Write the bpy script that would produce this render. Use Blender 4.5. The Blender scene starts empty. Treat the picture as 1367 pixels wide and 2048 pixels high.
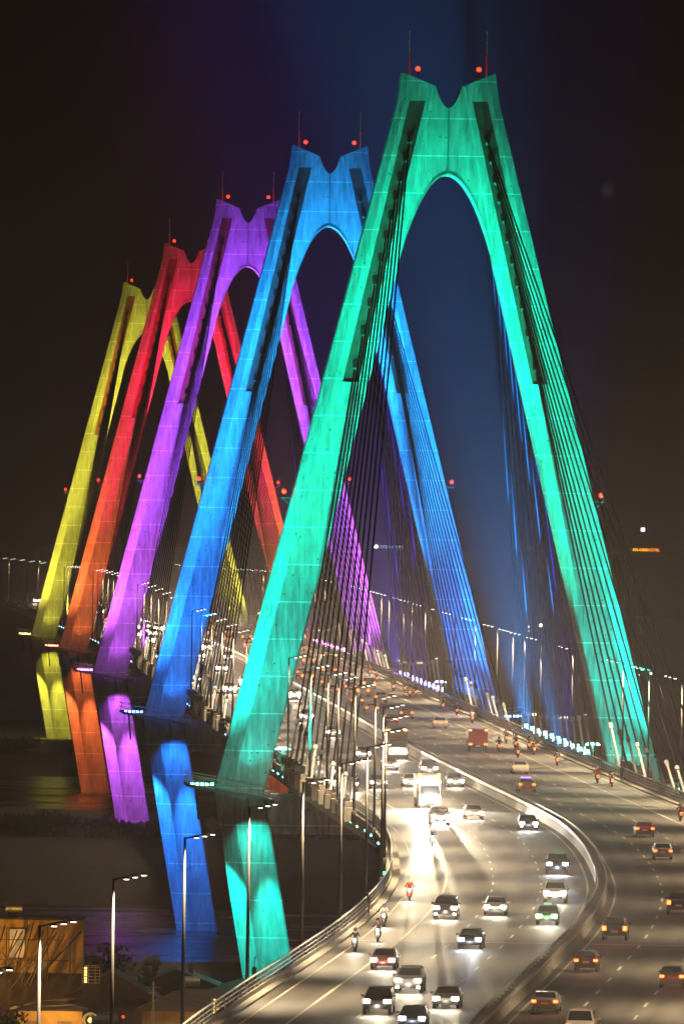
import bpy, bmesh, math, random
from mathutils import Vector, Matrix
random.seed(7)
PI = math.pi
S = bpy.context.scene
COL = S.collection

# ------------------------------------------------------------------ camera, world, exposure
CAMZ = 66.0
cam_d = bpy.data.cameras.new("camera"); cam = bpy.data.objects.new("camera", cam_d); COL.objects.link(cam)
cam_d.sensor_fit = 'VERTICAL'; cam_d.sensor_height = 36.0; cam_d.sensor_width = 24.0
cam_d.lens = 36.0 * 21077 / 2048
cam_d.clip_start = 1.0; cam_d.clip_end = 20000
cam.matrix_world = Matrix.Translation((0, 0, CAMZ)) @ Matrix.Rotation(math.radians(90) - math.atan(104 / 21077), 4, 'X') @ Matrix.Rotation(math.radians(.75), 4, 'Z')
S.camera = cam
W = bpy.data.worlds.new("World"); S.world = W; W.use_nodes = True
bg = W.node_tree.nodes['Background']
bg.inputs['Color'].default_value = (.55, .17, .16, 1); bg.inputs['Strength'].default_value = .006
S.view_settings.view_transform = 'Standard'; S.view_settings.look = 'None'
S.view_settings.exposure = 0; S.view_settings.gamma = 1
cy = S.cycles
cy.use_denoising = True; cy.max_bounces = 4; cy.diffuse_bounces = 2; cy.glossy_bounces = 2
cy.transmission_bounces = 2; cy.volume_bounces = 0; cy.sample_clamp_indirect = 4; cy.sample_clamp_direct = 30
cy.caustics_reflective = False; cy.caustics_refractive = False
try: cy.use_light_tree = True
except Exception: pass

HAZE = 0.00012
LAMP_W = 31000       # street lamp
FLOOD = 1.0         # scale of the coloured floods

# ------------------------------------------------------------------ road alignment (metres)
CC = [(200,-8),(400,-2.5),(500,1.0),(548,2.8),(604,5.4),(663,8.6),(700,11.2),(744,14.6),(790,18.0),(830,20.3),(870,21.8),(912,22.3),
      (955,22.2),(1000,21.2),(1055,18.4),(1110,15.2),(1154,12.8),(1200,10.3),(1250,7.8),(1300,5.3),(1400,.7),(1500,-3.96),(3400,-92.3),(4500,-143.5)]
ZD = [(200,27),(400,28.2),(683,29.5),(850,30.7),(1000,31.1),(1175,31.6),(1475,32.1),(1775,32.3),(2075,31),(2375,28.5),(3300,21),(4500,10)]
def _herm(T, x):
    n = len(T)
    i = 0
    while i < n - 2 and x > T[i+1][0]: i += 1
    def m(k):
        if k == 0: return (T[1][1]-T[0][1])/(T[1][0]-T[0][0])
        if k == n-1: return (T[-1][1]-T[-2][1])/(T[-1][0]-T[-2][0])
        return (T[k+1][1]-T[k-1][1])/(T[k+1][0]-T[k-1][0])
    x0, y0 = T[i]; x1, y1 = T[i+1]; h = x1-x0; t = (x-x0)/h
    return ((2*t**3-3*t*t+1)*y0+(t**3-2*t*t+t)*h*m(i)+(-2*t**3+3*t*t)*y1+(t**3-t*t)*h*m(i+1))
def xc(Y): return _herm(CC, Y)
def zd(Y): return _herm(ZD, Y)
def heading(Y):
    return math.atan2(xc(Y+2)-xc(Y-2), 4.0)      # angle from +Y toward +X
def P(Y, off, dz=0.0):
    a = heading(Y)
    return Vector((xc(Y)+off*math.cos(a), Y-off*math.sin(a), zd(Y)+dz))

# ------------------------------------------------------------------ materials
def mat(name, col, rough=.7, metal=0.0, spec=.5, noise=None, bump=0.0, scale=1.0):
    m = bpy.data.materials.new(name); m.use_nodes = True
    nt = m.node_tree; b = nt.nodes['Principled BSDF']
    b.inputs['Base Color'].default_value = (*col, 1); b.inputs['Roughness'].default_value = rough
    b.inputs['Metallic'].default_value = metal; b.inputs['Specular IOR Level'].default_value = spec
    if noise or bump:
        tc = nt.nodes.new('ShaderNodeTexCoord'); n = nt.nodes.new('ShaderNodeTexNoise')
        n.inputs['Scale'].default_value = scale; n.inputs['Detail'].default_value = 6
        nt.links.new(tc.outputs['Object'], n.inputs['Vector'])
        if noise:
            r = nt.nodes.new('ShaderNodeValToRGB')
            r.color_ramp.elements[0].position = .3; r.color_ramp.elements[1].position = .7
            r.color_ramp.elements[0].color = (*[c*(1-noise) for c in col], 1)
            r.color_ramp.elements[1].color = (*[min(1, c*(1+noise)) for c in col], 1)
            nt.links.new(n.outputs['Fac'], r.inputs['Fac']); nt.links.new(r.outputs['Color'], b.inputs['Base Color'])
        if bump:
            bp = nt.nodes.new('ShaderNodeBump'); bp.inputs['Strength'].default_value = bump; bp.inputs['Distance'].default_value = .05
            nt.links.new(n.outputs['Fac'], bp.inputs['Height']); nt.links.new(bp.outputs['Normal'], b.inputs['Normal'])
    return m
def emis(name, col, strength):
    m = bpy.data.materials.new(name); m.use_nodes = True
    b = m.node_tree.nodes['Principled BSDF']
    b.inputs['Base Color'].default_value = (*[min(.8, c) for c in col], 1)
    b.inputs['Emission Color'].default_value = (*col, 1); b.inputs['Emission Strength'].default_value = strength
    try: m.cycles.emission_sampling = 'NONE'
    except Exception: pass
    return m

def concrete_pylon():
    m = mat('pylon_concrete', (.36, .36, .35), .85)
    nt = m.node_tree; N = nt.nodes; L = nt.links; b = N['Principled BSDF']
    tc = N.new('ShaderNodeTexCoord'); sp = N.new('ShaderNodeSeparateXYZ'); L.new(tc.outputs['Object'], sp.inputs[0])
    def math_(op, a, bb=None):
        n = N.new('ShaderNodeMath'); n.operation = op
        for i, v in enumerate((a, bb)):
            if v is None: continue
            if isinstance(v, (int, float)): n.inputs[i].default_value = v
            else: L.new(v, n.inputs[i])
        return n.outputs[0]
    fr = math_('FRACT', math_('DIVIDE', math_('ADD', sp.outputs['Z'], 62.0), 4.15))
    lit_joint = math_('LESS_THAN', fr, .03)  # pour joints; the uplight their ledges catch is painted into the colour
    n1 = N.new('ShaderNodeTexNoise'); n1.inputs['Scale'].default_value = .35; n1.inputs['Detail'].default_value = 8
    mp = N.new('ShaderNodeMapping'); mp.inputs['Scale'].default_value = (1, 1, .35); L.new(tc.outputs['Object'], mp.inputs[0]); L.new(mp.outputs[0], n1.inputs['Vector'])
    n2 = N.new('ShaderNodeTexNoise'); n2.inputs['Scale'].default_value = 2.2; n2.inputs['Detail'].default_value = 5
    mp2 = N.new('ShaderNodeMapping'); mp2.inputs['Scale'].default_value = (1, 1, .18); L.new(tc.outputs['Object'], mp2.inputs[0]); L.new(mp2.outputs[0], n2.inputs['Vector'])
    # formwork boards: narrow vertical seams
    bd = math_('FRACT', math_('DIVIDE', math_('ADD', sp.outputs['X'], 60.0), .62))
    seam = math_('LESS_THAN', bd, .07)
    tone = math_('ADD', math_('MULTIPLY', math_('SUBTRACT', n1.outputs['Fac'], .5), .35), math_('MULTIPLY', math_('SUBTRACT', n2.outputs['Fac'], .5), .55))
    tone = math_('MAXIMUM', math_('ADD', tone, .34), .1)
    tone = math_('MULTIPLY', tone, math_('SUBTRACT', 1.0, math_('MULTIPLY', seam, .3)))
    # blow holes
    vo = N.new('ShaderNodeTexVoronoi'); vo.inputs['Scale'].default_value = 1.1; L.new(tc.outputs['Object'], vo.inputs['Vector'])
    hole = math_('LESS_THAN', vo.outputs['Distance'], .13)
    wn = N.new('ShaderNodeSeparateColor'); L.new(vo.outputs['Color'], wn.inputs[0])
    hole = math_('MULTIPLY', hole, math_('GREATER_THAN', wn.outputs[0], .45))
    tone = math_('MULTIPLY', tone, math_('SUBTRACT', 1.0, math_('MULTIPLY', hole, .7)))
    tone = math_('ADD', tone, math_('MULTIPLY', lit_joint, math_('MULTIPLY', n2.outputs['Fac'], .7)))
    cb = N.new('ShaderNodeCombineColor')
    for i in range(3): L.new(tone, cb.inputs[i])
    L.new(cb.outputs[0], b.inputs['Base Color'])
    bp = N.new('ShaderNodeBump'); bp.inputs['Strength'].default_value = .9; bp.inputs['Distance'].default_value = .12
    L.new(math_('SUBTRACT', n2.outputs['Fac'], hole), bp.inputs['Height']); L.new(bp.outputs['Normal'], b.inputs['Normal'])
    return m

def asphalt_mat():
    m = mat('asphalt', (.06, .058, .055), .42, spec=.6)
    nt = m.node_tree; N = nt.nodes; L = nt.links; b = N['Principled BSDF']
    tc = N.new('ShaderNodeTexCoord')
    n1 = N.new('ShaderNodeTexNoise'); n1.inputs['Scale'].default_value = .09; n1.inputs['Detail'].default_value = 9; n1.inputs['Roughness'].default_value = .65
    mp = N.new('ShaderNodeMapping'); mp.inputs['Scale'].default_value = (3.2, .35, 1); L.new(tc.outputs['Object'], mp.inputs[0]); L.new(mp.outputs[0], n1.inputs['Vector'])
    r = N.new('ShaderNodeValToRGB'); e = r.color_ramp.elements
    e[0].position = .3; e[0].color = (.085, .077, .066, 1); e[1].position = .72; e[1].color = (.13, .12, .104, 1)
    L.new(n1.outputs['Fac'], r.inputs['Fac'])
    def mt(op, a, c=None):
        n = N.new('ShaderNodeMath'); n.operation = op
        for i, v in enumerate((a, c)):
            if v is None: continue
            if isinstance(v, (int, float)): n.inputs[i].default_value = v
            else: L.new(v, n.inputs[i])
        return n.outputs[0]
    uv = N.new('ShaderNodeUVMap'); uv.uv_map = 'road_uv'; su = N.new('ShaderNodeSeparateXYZ'); L.new(uv.outputs[0], su.inputs[0])
    tr = mt('POWER', mt('ABSOLUTE', mt('COSINE', mt('MULTIPLY', mt('SUBTRACT', mt('ABSOLUTE', su.outputs['X']), 2.1), PI/2))), 3.0)   # two wheel paths to a 4 m lane
    m2 = N.new('ShaderNodeMapping'); m2.inputs['Scale'].default_value = (.7, .012, 1); L.new(uv.outputs[0], m2.inputs[0])
    n3 = N.new('ShaderNodeTexNoise'); n3.inputs['Scale'].default_value = 1; n3.inputs['Detail'].default_value = 7; L.new(m2.outputs[0], n3.inputs['Vector'])
    pv_ = N.new('ShaderNodeTexVoronoi'); pv_.inputs['Scale'].default_value = 1; m3 = N.new('ShaderNodeMapping'); m3.inputs['Scale'].default_value = (.13, .016, 1); L.new(uv.outputs[0], m3.inputs[0]); L.new(m3.outputs[0], pv_.inputs['Vector']); pv_.distance = 'CHEBYCHEV'
    pc = N.new('ShaderNodeSeparateColor'); L.new(pv_.outputs['Color'], pc.inputs[0])
    patch = mt('MULTIPLY', mt('GREATER_THAN', pc.outputs[0], .8), .22)
    dark = mt('SUBTRACT', mt('SUBTRACT', 1.12, mt('MULTIPLY', tr, .3)), patch)
    dark = mt('MULTIPLY', dark, mt('ADD', .55, mt('MULTIPLY', n3.outputs['Fac'], .9)))
    mx = N.new('ShaderNodeVectorMath'); mx.operation = 'SCALE'; L.new(r.outputs['Color'], mx.inputs[0]); L.new(dark, mx.inputs['Scale'])
    L.new(mx.outputs[0], b.inputs['Base Color'])
    r2 = N.new('ShaderNodeMapRange'); r2.inputs['To Min'].default_value = .42; r2.inputs['To Max'].default_value = .6
    L.new(n1.outputs['Fac'], r2.inputs['Value']); L.new(r2.outputs[0], b.inputs['Roughness'])
    n2 = N.new('ShaderNodeTexNoise'); n2.inputs['Scale'].default_value = 6; n2.inputs['Detail'].default_value = 3
    L.new(tc.outputs['Object'], n2.inputs['Vector'])
    bp = N.new('ShaderNodeBump'); bp.inputs['Strength'].default_value = .25; bp.inputs['Distance'].default_value = .03
    L.new(n2.outputs['Fac'], bp.inputs['Height']); L.new(bp.outputs['Normal'], b.inputs['Normal'])
    return m

def water_mat():
    m = mat('river_water', (.012, .012, .012), .12, spec=.5)
    nt = m.node_tree; N = nt.nodes; L = nt.links; b = N['Principled BSDF']
    tc = N.new('ShaderNodeTexCoord')
    n1 = N.new('ShaderNodeTexNoise'); n1.inputs['Scale'].default_value = .5; n1.inputs['Detail'].default_value = 6
    mp = N.new('ShaderNodeMapping'); mp.inputs['Scale'].default_value = (.45, 1, 1); L.new(tc.outputs['Object'], mp.inputs[0]); L.new(mp.outputs[0], n1.inputs['Vector'])
    n2 = N.new('ShaderNodeTexNoise'); n2.inputs['Scale'].default_value = .07; n2.inputs['Detail'].default_value = 7; n2.inputs['Roughness'].default_value = .7
    mp2 = N.new('ShaderNodeMapping'); mp2.inputs['Scale'].default_value = (.25, 1, 1); L.new(tc.outputs['Object'], mp2.inputs[0]); L.new(mp2.outputs[0], n2.inputs['Vector'])
    mr = N.new('ShaderNodeMapRange'); mr.inputs['From Min'].default_value = .35; mr.inputs['From Max'].default_value = .65; mr.inputs['To Min'].default_value = .04; mr.inputs['To Max'].default_value = .4; L.new(n2.outputs['Fac'], mr.inputs['Value']); L.new(mr.outputs[0], b.inputs['Roughness'])
    bp0 = N.new('ShaderNodeBump'); bp0.inputs['Strength'].default_value = .8; bp0.inputs['Distance'].default_value = 2.0; L.new(n2.outputs['Fac'], bp0.inputs['Height'])
    bp = N.new('ShaderNodeBump'); bp.inputs['Strength'].default_value = .6; bp.inputs['Distance'].default_value = .5; L.new(bp0.outputs['Normal'], bp.inputs['Normal'])
    L.new(n1.outputs['Fac'], bp.inputs['Height']); L.new(bp.outputs['Normal'], b.inputs['Normal'])
    return m

M = dict(
    pylon=concrete_pylon(), asphalt=asphalt_mat(), water=water_mat(),
    paint=mat('road_paint', (.62, .6, .5), .55, noise=.25, scale=1.5),
    joint_l=mat('joint_light', (.5, .5, .48), .4, metal=.3), joint_d=mat('joint_dark', (.02, .02, .02), .5),
    kerb=mat('kerb_concrete', (.3, .28, .24), .8, noise=.25, scale=.8),
    conc=mat('concrete', (.3, .29, .27), .85, noise=.3, bump=.3, scale=.5),
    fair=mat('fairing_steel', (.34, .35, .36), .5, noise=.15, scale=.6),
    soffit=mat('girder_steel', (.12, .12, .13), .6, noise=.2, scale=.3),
    steel=mat('galvanised_steel', (.42, .42, .42), .38, metal=.75, noise=.15, scale=2),
    dsteel=mat('dark_steel', (.05, .05, .055), .5, metal=.3),
    rail=mat('rail_paint', (.5, .49, .46), .4, metal=.3),
    cable=mat('cable_sheath', (.003, .003, .0035), .95, spec=.0),
    tube=mat('cable_guard', (.45, .45, .45), .4, metal=.3),
    black=mat('rubber', (.02, .02, .02), .8), rim=mat('alloy', (.45, .45, .46), .3, metal=.9),
    glass=mat('vehicle_glass', (.015, .017, .02), .06, spec=.8),
    plate=mat('plate_white', (.75, .75, .72), .5), trim=mat('black_trim', (.03, .03, .03), .4),
    bank=mat('bank_soil', (.022, .018, .014), .95, noise=.5, bump=.6, scale=.1),
    veg=mat('reed_leaves', (.05, .06, .025), .8, noise=.4, scale=.5),
    roof=mat('roof_tiles', (.06, .04, .035), .7, noise=.3, scale=2),
    wall_y=mat('ochre_render', (.5, .34, .13), .85, noise=.2, scale=.8),
    wall_b=mat('brown_render', (.24, .18, .12), .85, noise=.25, scale=.8),
    wall_d=mat('dark_render', (.1, .08, .065), .85, noise=.3, scale=.8),
    bark=mat('bark', (.05, .04, .03), .9),
    panel=mat('anchor_panel_steel', (.2, .045, .035), .6, noise=.25, scale=1.0),
    pole=mat('pole_paint', (.055, .052, .047), .6, spec=.25),
    skin=mat('skin', (.42, .26, .18), .6),
    led_w=emis('lamp_white', (1, .93, .78), 12), head_w=emis('headlight_warm', (1, .86, .62), 60), head_c=emis('headlight_cool', (.8, .92, 1), 60),
    tail=emis('tail_lamp', (1, .13, .02), 7), tail_o=emis('orange_lamp', (1, .38, .05), 9),
    beacon=emis('beacon_red', (1, .025, .008), 7), win=emis('lit_window', (1, .62, .15), 3.0), dim=emis('dim_window', (.75, .6, .3), .25),
    sign_w=emis('sign_white', (.9, .95, 1), 3), sign_t=emis('sign_pale', (.55, .8, .95), .8), sign_o=emis('sign_orange', (1, .22, .01), 3),
    sign_y=emis('sign_amber', (1, .42, .01), 3),
    violet=emis('roof_light', (.35, .2, 1), 3), lime=emis('taxi_light', (.6, 1, .55), .8), head_off=mat('lamp_clear', (.6, .6, .6), .1, spec=.8),
    tail_off=mat('lamp_red', (.3, .01, .01), .2), grn=emis('green_lamp', (.05, 1, .3), 8), amb=emis('amber_lamp', (1, .5, .02), 8),
    farw=emis('far_light', (1, .85, .6), 6),
)
PAINTS = dict(white=(.7,.7,.68), silver=(.42,.43,.44), black=(.015,.015,.018), grey=(.13,.13,.14), maroon=(.16,.015,.015), red=(.45,.02,.015),
              beige=(.45,.38,.28), green=(.05,.25,.1), blue=(.02,.05,.2))
for k, c in PAINTS.items():
    m = mat('car_paint_'+k, c, .28, metal=.2 if k in ('silver', 'grey') else 0, spec=.6)
    m.node_tree.nodes['Principled BSDF'].inputs['Coat Weight'].default_value = .5
    M['p_'+k] = m
SH = dict(black=(.02,.02,.022), red=(.5,.02,.02), white=(.6,.6,.58), blue=(.04,.08,.25), brown=(.12,.07,.04), denim=(.05,.07,.13), grey=(.16,.16,.17))
for k, c in SH.items(): M['s_'+k] = mat('cloth_'+k, c, .85, noise=.15, scale=8)

# ------------------------------------------------------------------ mesh helpers
class MB:
    def __init__(s): s.v = []; s.f = []; s.mi = []; s.cur = 0
    def add(s, vs, fs):
        o = len(s.v); s.v += [tuple(v) for v in vs]; s.f += [tuple(o+i for i in f) for f in fs]; s.mi += [s.cur]*len(fs); return s
    def box(s, c, d, rot=None):
        x, y, z = d[0]/2, d[1]/2, d[2]/2
        vs = [Vector((a*x, b*y, e*z)) for a in (-1, 1) for b in (-1, 1) for e in (-1, 1)]
        if rot is not None: vs = [rot @ v for v in vs]
        c = Vector(c)
        return s.add([v+c for v in vs], [(0,1,3,2),(4,6,7,5),(0,4,5,1),(2,3,7,6),(0,2,6,4),(1,5,7,3)])
    def tube(s, a, b, r0, r1=None, n=8, cap=True):
        a = Vector(a); b = Vector(b); r1 = r0 if r1 is None else r1
        d = (b-a).normalized(); u = d.orthogonal().normalized(); w = d.cross(u)
        vs = []
        for p, r in ((a, r0), (b, r1)):
            vs += [p+(u*math.cos(2*PI*k/n)+w*math.sin(2*PI*k/n))*r for k in range(n)]
        fs = [(k, (k+1) % n, n+(k+1) % n, n+k) for k in range(n)]
        if cap: fs += [tuple(range(n))[::-1], tuple(range(n, 2*n))]
        return s.add(vs, fs)
    def sphere(s, c, r, n=10, m=6, sz=1.0):
        c = Vector(c); vs = [c+Vector((0, 0, r*sz))]; fs = []
        for i in range(1, m):
            t = PI*i/m
            vs += [c+Vector((r*math.sin(t)*math.cos(2*PI*k/n), r*math.sin(t)*math.sin(2*PI*k/n), r*sz*math.cos(t))) for k in range(n)]
        vs.append(c-Vector((0, 0, r*sz))); e = len(vs)-1
        for k in range(n):
            fs.append((0, 1+k, 1+(k+1) % n)); fs.append((e, 1+(m-2)*n+(k+1) % n, 1+(m-2)*n+k))
            for i in range(m-2): fs.append((1+i*n+k, 1+(i+1)*n+k, 1+(i+1)*n+(k+1) % n, 1+i*n+(k+1) % n))
        return s.add(vs, fs)
    def sweep(s, prof, Ys, closed=True, caps=True):
        n = len(prof); vs = []
        for Y in Ys: vs += [P(Y, o, z) for o, z in prof]
        fs = []; e = n if closed else n-1
        for i in range(len(Ys)-1):
            for k in range(e): fs.append((i*n+k, (i+1)*n+k, (i+1)*n+(k+1) % n, i*n+(k+1) % n))
        if closed and caps: fs += [tuple(range(n)), tuple(range((len(Ys)-1)*n, len(Ys)*n))[::-1]]
        return s.add(vs, fs)
    def prism(s, poly, v0, v1, axis='y'):
        # poly in (x,z), extruded along y
        n = len(poly)
        vs = [(x, v0, z) for x, z in poly]+[(x, v1, z) for x, z in poly]
        if axis == 'x': vs = [(y, x, z) for x, y, z in vs]
        return s.add(vs, [(k, (k+1) % n, n+(k+1) % n, n+k) for k in range(n)]+[tuple(range(n))[::-1], tuple(range(n, 2*n))])
    def mesh(s, name, mats, smooth=False, bevel=0, fix=True):
        me = bpy.data.meshes.new(name); me.from_pydata(s.v, [], s.f)
        for m in (mats if isinstance(mats, (list, tuple)) else [mats]): me.materials.append(m)
        if any(s.mi): me.polygons.foreach_set('material_index', s.mi)
        if fix or bevel:
            bm = bmesh.new(); bm.from_mesh(me)
            if bevel:
                bmesh.ops.remove_doubles(bm, verts=bm.verts, dist=1e-4)
                bmesh.ops.bevel(bm, geom=[e for e in bm.edges if len(e.link_faces) == 2 and e.calc_face_angle(0) > .35], offset=bevel, segments=1, affect='EDGES', clamp_overlap=True)
            if fix: bmesh.ops.recalc_face_normals(bm, faces=bm.faces)
            bm.to_mesh(me); bm.free()
        if smooth: me.polygons.foreach_set('use_smooth', [True]*len(me.polygons))
        me.update(); return me
    def obj(s, name, mats, parent=None, **k):
        return ob(name, s.mesh(name, mats, **k), parent)
def ob(name, data, parent=None, loc=None, rz=None):
    o = bpy.data.objects.new(name, data); COL.objects.link(o)
    if parent: o.parent = parent
    if loc is not None: o.location = loc
    if rz is not None: o.rotation_euler = (0, 0, rz)
    return o
def tag(o, label=None, cat=None, group=None, kind=None):
    if label: o['label'] = label
    if cat: o['category'] = cat
    if group: o['group'] = group
    if kind: o['kind'] = kind
    return o
def thing(name, label, cat, loc=(0, 0, 0), rz=0, group=None):
    return tag(ob(name, None, None, loc, rz), label, cat, group)
def struct(o): o['kind'] = 'structure'; return o
def dup(o, parent=None):
    c = o.copy(); COL.objects.link(c); c.parent = parent
    for ch in o.children: dup(ch, c)
    return c
_lc = {}
def light(kind, name, col, power, parent=None, loc=(0, 0, 0), aim=None, angle=60, blend=.5, rad=.3):
    key = (kind, tuple(col), round(power, 2), angle, blend, rad)
    d = _lc.get(key)
    if d is None:
        d = bpy.data.lights.new(name, kind); d.color = col; d.energy = power; d.shadow_soft_size = rad
        if kind == 'SPOT': d.spot_size = math.radians(angle); d.spot_blend = blend
        _lc[key] = d
    o = bpy.data.objects.new(name, d); COL.objects.link(o); o.parent = parent; o.location = loc
    if aim is not None:
        o.rotation_mode = 'QUATERNION'; o.rotation_quaternion = (Vector(aim)-Vector(loc)).to_track_quat('-Z', 'Y')
    return o
def frange(a, b, st):
    n = max(1, round((b-a)/st)); return [a+(b-a)*i/n for i in range(n+1)]
ORD = ['first','second','third','fourth','fifth','sixth','seventh','eighth','ninth','tenth','eleventh','twelfth','thirteenth','fourteenth','fifteenth',
       'sixteenth','seventeenth','eighteenth','nineteenth','twentieth']
TENS = {2:'twenty',3:'thirty',4:'forty',5:'fifty',6:'sixty',7:'seventy',8:'eighty',9:'ninety'}
def ordinal(i):
    if i < 20: return ORD[i]
    n = i+1; t, u = divmod(n, 10)
    return (TENS[t][:-1]+'ieth') if u == 0 else TENS[t]+'-'+ORD[u-1]

# ------------------------------------------------------------------ setting: water, banks, road
def slab(name, poly, z0, z1, m, sub=None):
    b = MB(); n = len(poly)
    b.add([(x, y, z1) for x, y in poly]+[(x+(0), y, z0) for x, y in poly], [tuple(range(n))]+[(k, n+k, n+(k+1) % n, (k+1) % n) for k in range(n)])
    return struct(b.obj(name, m))
b = MB(); b.add([(-1500,-300,0),(1500,-300,0),(1500,7600,0),(-1500,7600,0)], [(0,1,2,3)]); struct(b.obj('river_water', M['water'], fix=False))
def mound(name, x0, x1, y0, y1, h, nx, ny, edge, m, seed, zb=-.6):
    rnd = random.Random(seed); b = MB(); vs = []
    ph = [rnd.uniform(0, 6) for _ in range(6)]
    for j in range(ny+1):
        for i in range(nx+1):
            x = x0+(x1-x0)*i/nx; t = j/ny; y = y0+(y1-y0)*t
            y += (1-2*abs(t-.5))*0 + (8*math.sin(x/37+ph[0])+4*math.sin(x/11+ph[1]))*(1 if j in (0, ny) else .5)*(edge/20)
            d = min(t, 1-t)*(y1-y0)
            k = min(1, d/edge); k = k*k*(3-2*k)
            z = zb+(h-zb)*k+.35*k*math.sin(x/9+ph[2])*math.sin(y/13+ph[3])
            vs.append((x, y, z))
    w = nx+1
    b.add(vs, [(j*w+i, j*w+i+1, (j+1)*w+i+1, (j+1)*w+i) for j in range(ny) for i in range(nx)])
    return struct(b.obj(name, m, smooth=True, fix=False))
mound('river_bank_ground', -1500, 1500, -300, 1372, 2.2, 150, 90, 30, M['bank'], 1)
mound('river_island_ground', -700, 500, 1545, 1872, 4.6, 80, 30, 30, M['bank'], 2)
mound('far_bank_ground', -1500, 1500, 2160, 7590, 2.4, 80, 160, 70, M['bank'], 3)

YS = frange(380, 3900, 8)
def strip(name, o0, o1, dz, m, Y0=380, Y1=3900, step=8):
    b = MB(); Ys = frange(Y0, Y1, step)
    b.sweep([(o0, dz), (o1, dz)], Ys, closed=False); return b
rb = strip('road', -16.9, 16.9, 0, None); ro = struct(rb.obj('road', M['asphalt'], fix=False))
uvl = ro.data.uv_layers.new(name='road_uv'); ry_ = frange(380, 3900, 8)
for p_ in ro.data.polygons:
    for li in p_.loop_indices:
        vi_ = ro.data.loops[li].vertex_index; uvl.data[li].uv = ((-16.9, 16.9)[vi_ % 2], ry_[vi_//2])
b = MB()
for s in (-1, 1):
    for o, w in ((1.15, .18), (12.95, .2), (15.9, .16)):
        Ys = frange(380, 2600, 8); b.sweep([(s*o-w/2, .004), (s*o+w/2, .004)], Ys, closed=False)
    for o in (5.0, 9.0):
        y = 384.0+(3 if s > 0 else 0)
        while y < 2300:
            b.sweep([(s*o-.09, .004), (s*o+.09, .004)], [y, y+2.5, y+5.0], closed=False); y += 14.5
struct(b.obj('road_markings', M['paint'], fix=False))
for Y, mm in ((783, 'joint_l'), (1066, 'joint_l'), (926, 'joint_d'), (1112, 'joint_d'), (640, 'joint_d')):
    b = MB()
    for o0, o1 in ((-16.8, -.7), (.7, 16.8)):
        b.add([P(Y, o0, .009), P(Y, o1, .009), P(Y+.5, o1, .009), P(Y+.5, o0, .009)], [(0, 1, 2, 3)])
    struct(b.obj('road_expansion_joint', M[mm], fix=False))
for s in (-1, 1):
    b = MB(); b.sweep([(s*16.9, -.4), (s*16.9, .16), (s*18.1, .17), (s*18.1, -.4)], YS)
    struct(b.obj('pavement', M['kerb']))

# bridge girder (cable-stayed part) with fairing and soffit lights
girder = thing('bridge_girder', 'long steel bridge girder with pale sloping edge and tiny coloured lights', 'bridge deck', (0, 0, 0))
Ys = frange(1030, 3900, 10)
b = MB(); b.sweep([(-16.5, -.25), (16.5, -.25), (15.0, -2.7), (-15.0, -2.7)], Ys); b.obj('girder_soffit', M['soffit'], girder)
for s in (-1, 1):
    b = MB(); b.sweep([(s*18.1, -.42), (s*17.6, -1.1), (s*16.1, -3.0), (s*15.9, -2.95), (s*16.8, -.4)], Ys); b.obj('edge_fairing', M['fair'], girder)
TOW = [  # name, Y, X, waist z, base z
    ('green', 1175, 11.15, 29.1, 1.5), ('blue', 1475, -2.4, 29.8, -.5), ('purple', 1775, -16.5, 29.5, 2), ('red', 2075, -30.3, 28.1, -.5), ('yellow', 2375, -44.6, 25.3, 1)]
TC = dict(green=(.04, 1, .52), blue=(.03, .3, 1), purple=(.42, .09, 1), red=(1, .06, .05), yellow=(.8, .72, .05))
LEDC = dict(green=(.2, 1, .8), blue=(.35, .5, 1), purple=(.8, .35, 1), red=(1, .15, .12), yellow=(.3, .8, 1))
LEDM = {k: emis('edge_led_'+k, c, 12) for k, c in LEDC.items()}
def near_tower(Y): return min(TOW, key=lambda t: abs(t[1]-Y))[0]
ledme = {k: MB().sphere((0, 0, 0), .13, 8, 5).mesh('edge_light', m) for k, m in LEDM.items()}
far_led = MB(); far_led2 = MB()
for i in range(120):
    Y = 1036+12*i
    p = P(Y, -17.55, -1.15)
    if i % 2 and i >= 75: continue
    if i < 75: ob('edge_light', ledme[near_tower(Y)], girder, p)
    else: far_led.sphere(p, .12, 6, 4)
    if i < 12: ob('edge_light', ledme[near_tower(Y)], girder, P(Y, 17.55, -1.15))
o = far_led.obj('edge_lights_far', LEDM['yellow'], girder); o['kind'] = 'stuff'

# approach viaduct
vi = thing('viaduct_girder', 'concrete viaduct girder carrying the curved road', 'viaduct', (0, 0, 0))
Ys = frange(380, 1029, 8)
b = MB(); b.sweep([(-18.0, -.42), (18.0, -.42), (17.8, -.75), (12.5, -1.2), (11.5, -2.9), (-11.5, -2.9), (-12.5, -1.2), (-17.8, -.75)], Ys); b.obj('box_girder', M['conc'], vi)
for i, Y in enumerate((1029, 960, 915, 870, 825, 780, 735, 690)):
    p = P(Y, 0, 0); zt = p.z-2.95
    t = thing('viaduct_pier', f'{ordinal(i)} concrete hammerhead pier under the road from the bridge end', 'pier', (p.x, p.y, 1.5), -heading(Y), 'piers under the approach road')
    MB().prism([(-3, zt-1.5-4.2), (3, zt-1.5-4.2), (12, zt-1.5-1.8), (12, zt-1.5), (-12, zt-1.5), (-12, zt-1.5-1.8)], -1.2, 1.2).obj('pier_cap', M['conc'], t)
    MB().box((0, 0, (zt-5.7)/2-1), (5.4, 1.9, zt-5.7+2), None).obj('column', M['conc'], t)
for k, (Y, c) in enumerate(((1016, 'green'), (1004, 'green'), (985, 'green'), (975, 'green'), (944, 'green'))):
    ob('soffit_light', ledme[c], vi, P(Y, -17.85, -.8))
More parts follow.
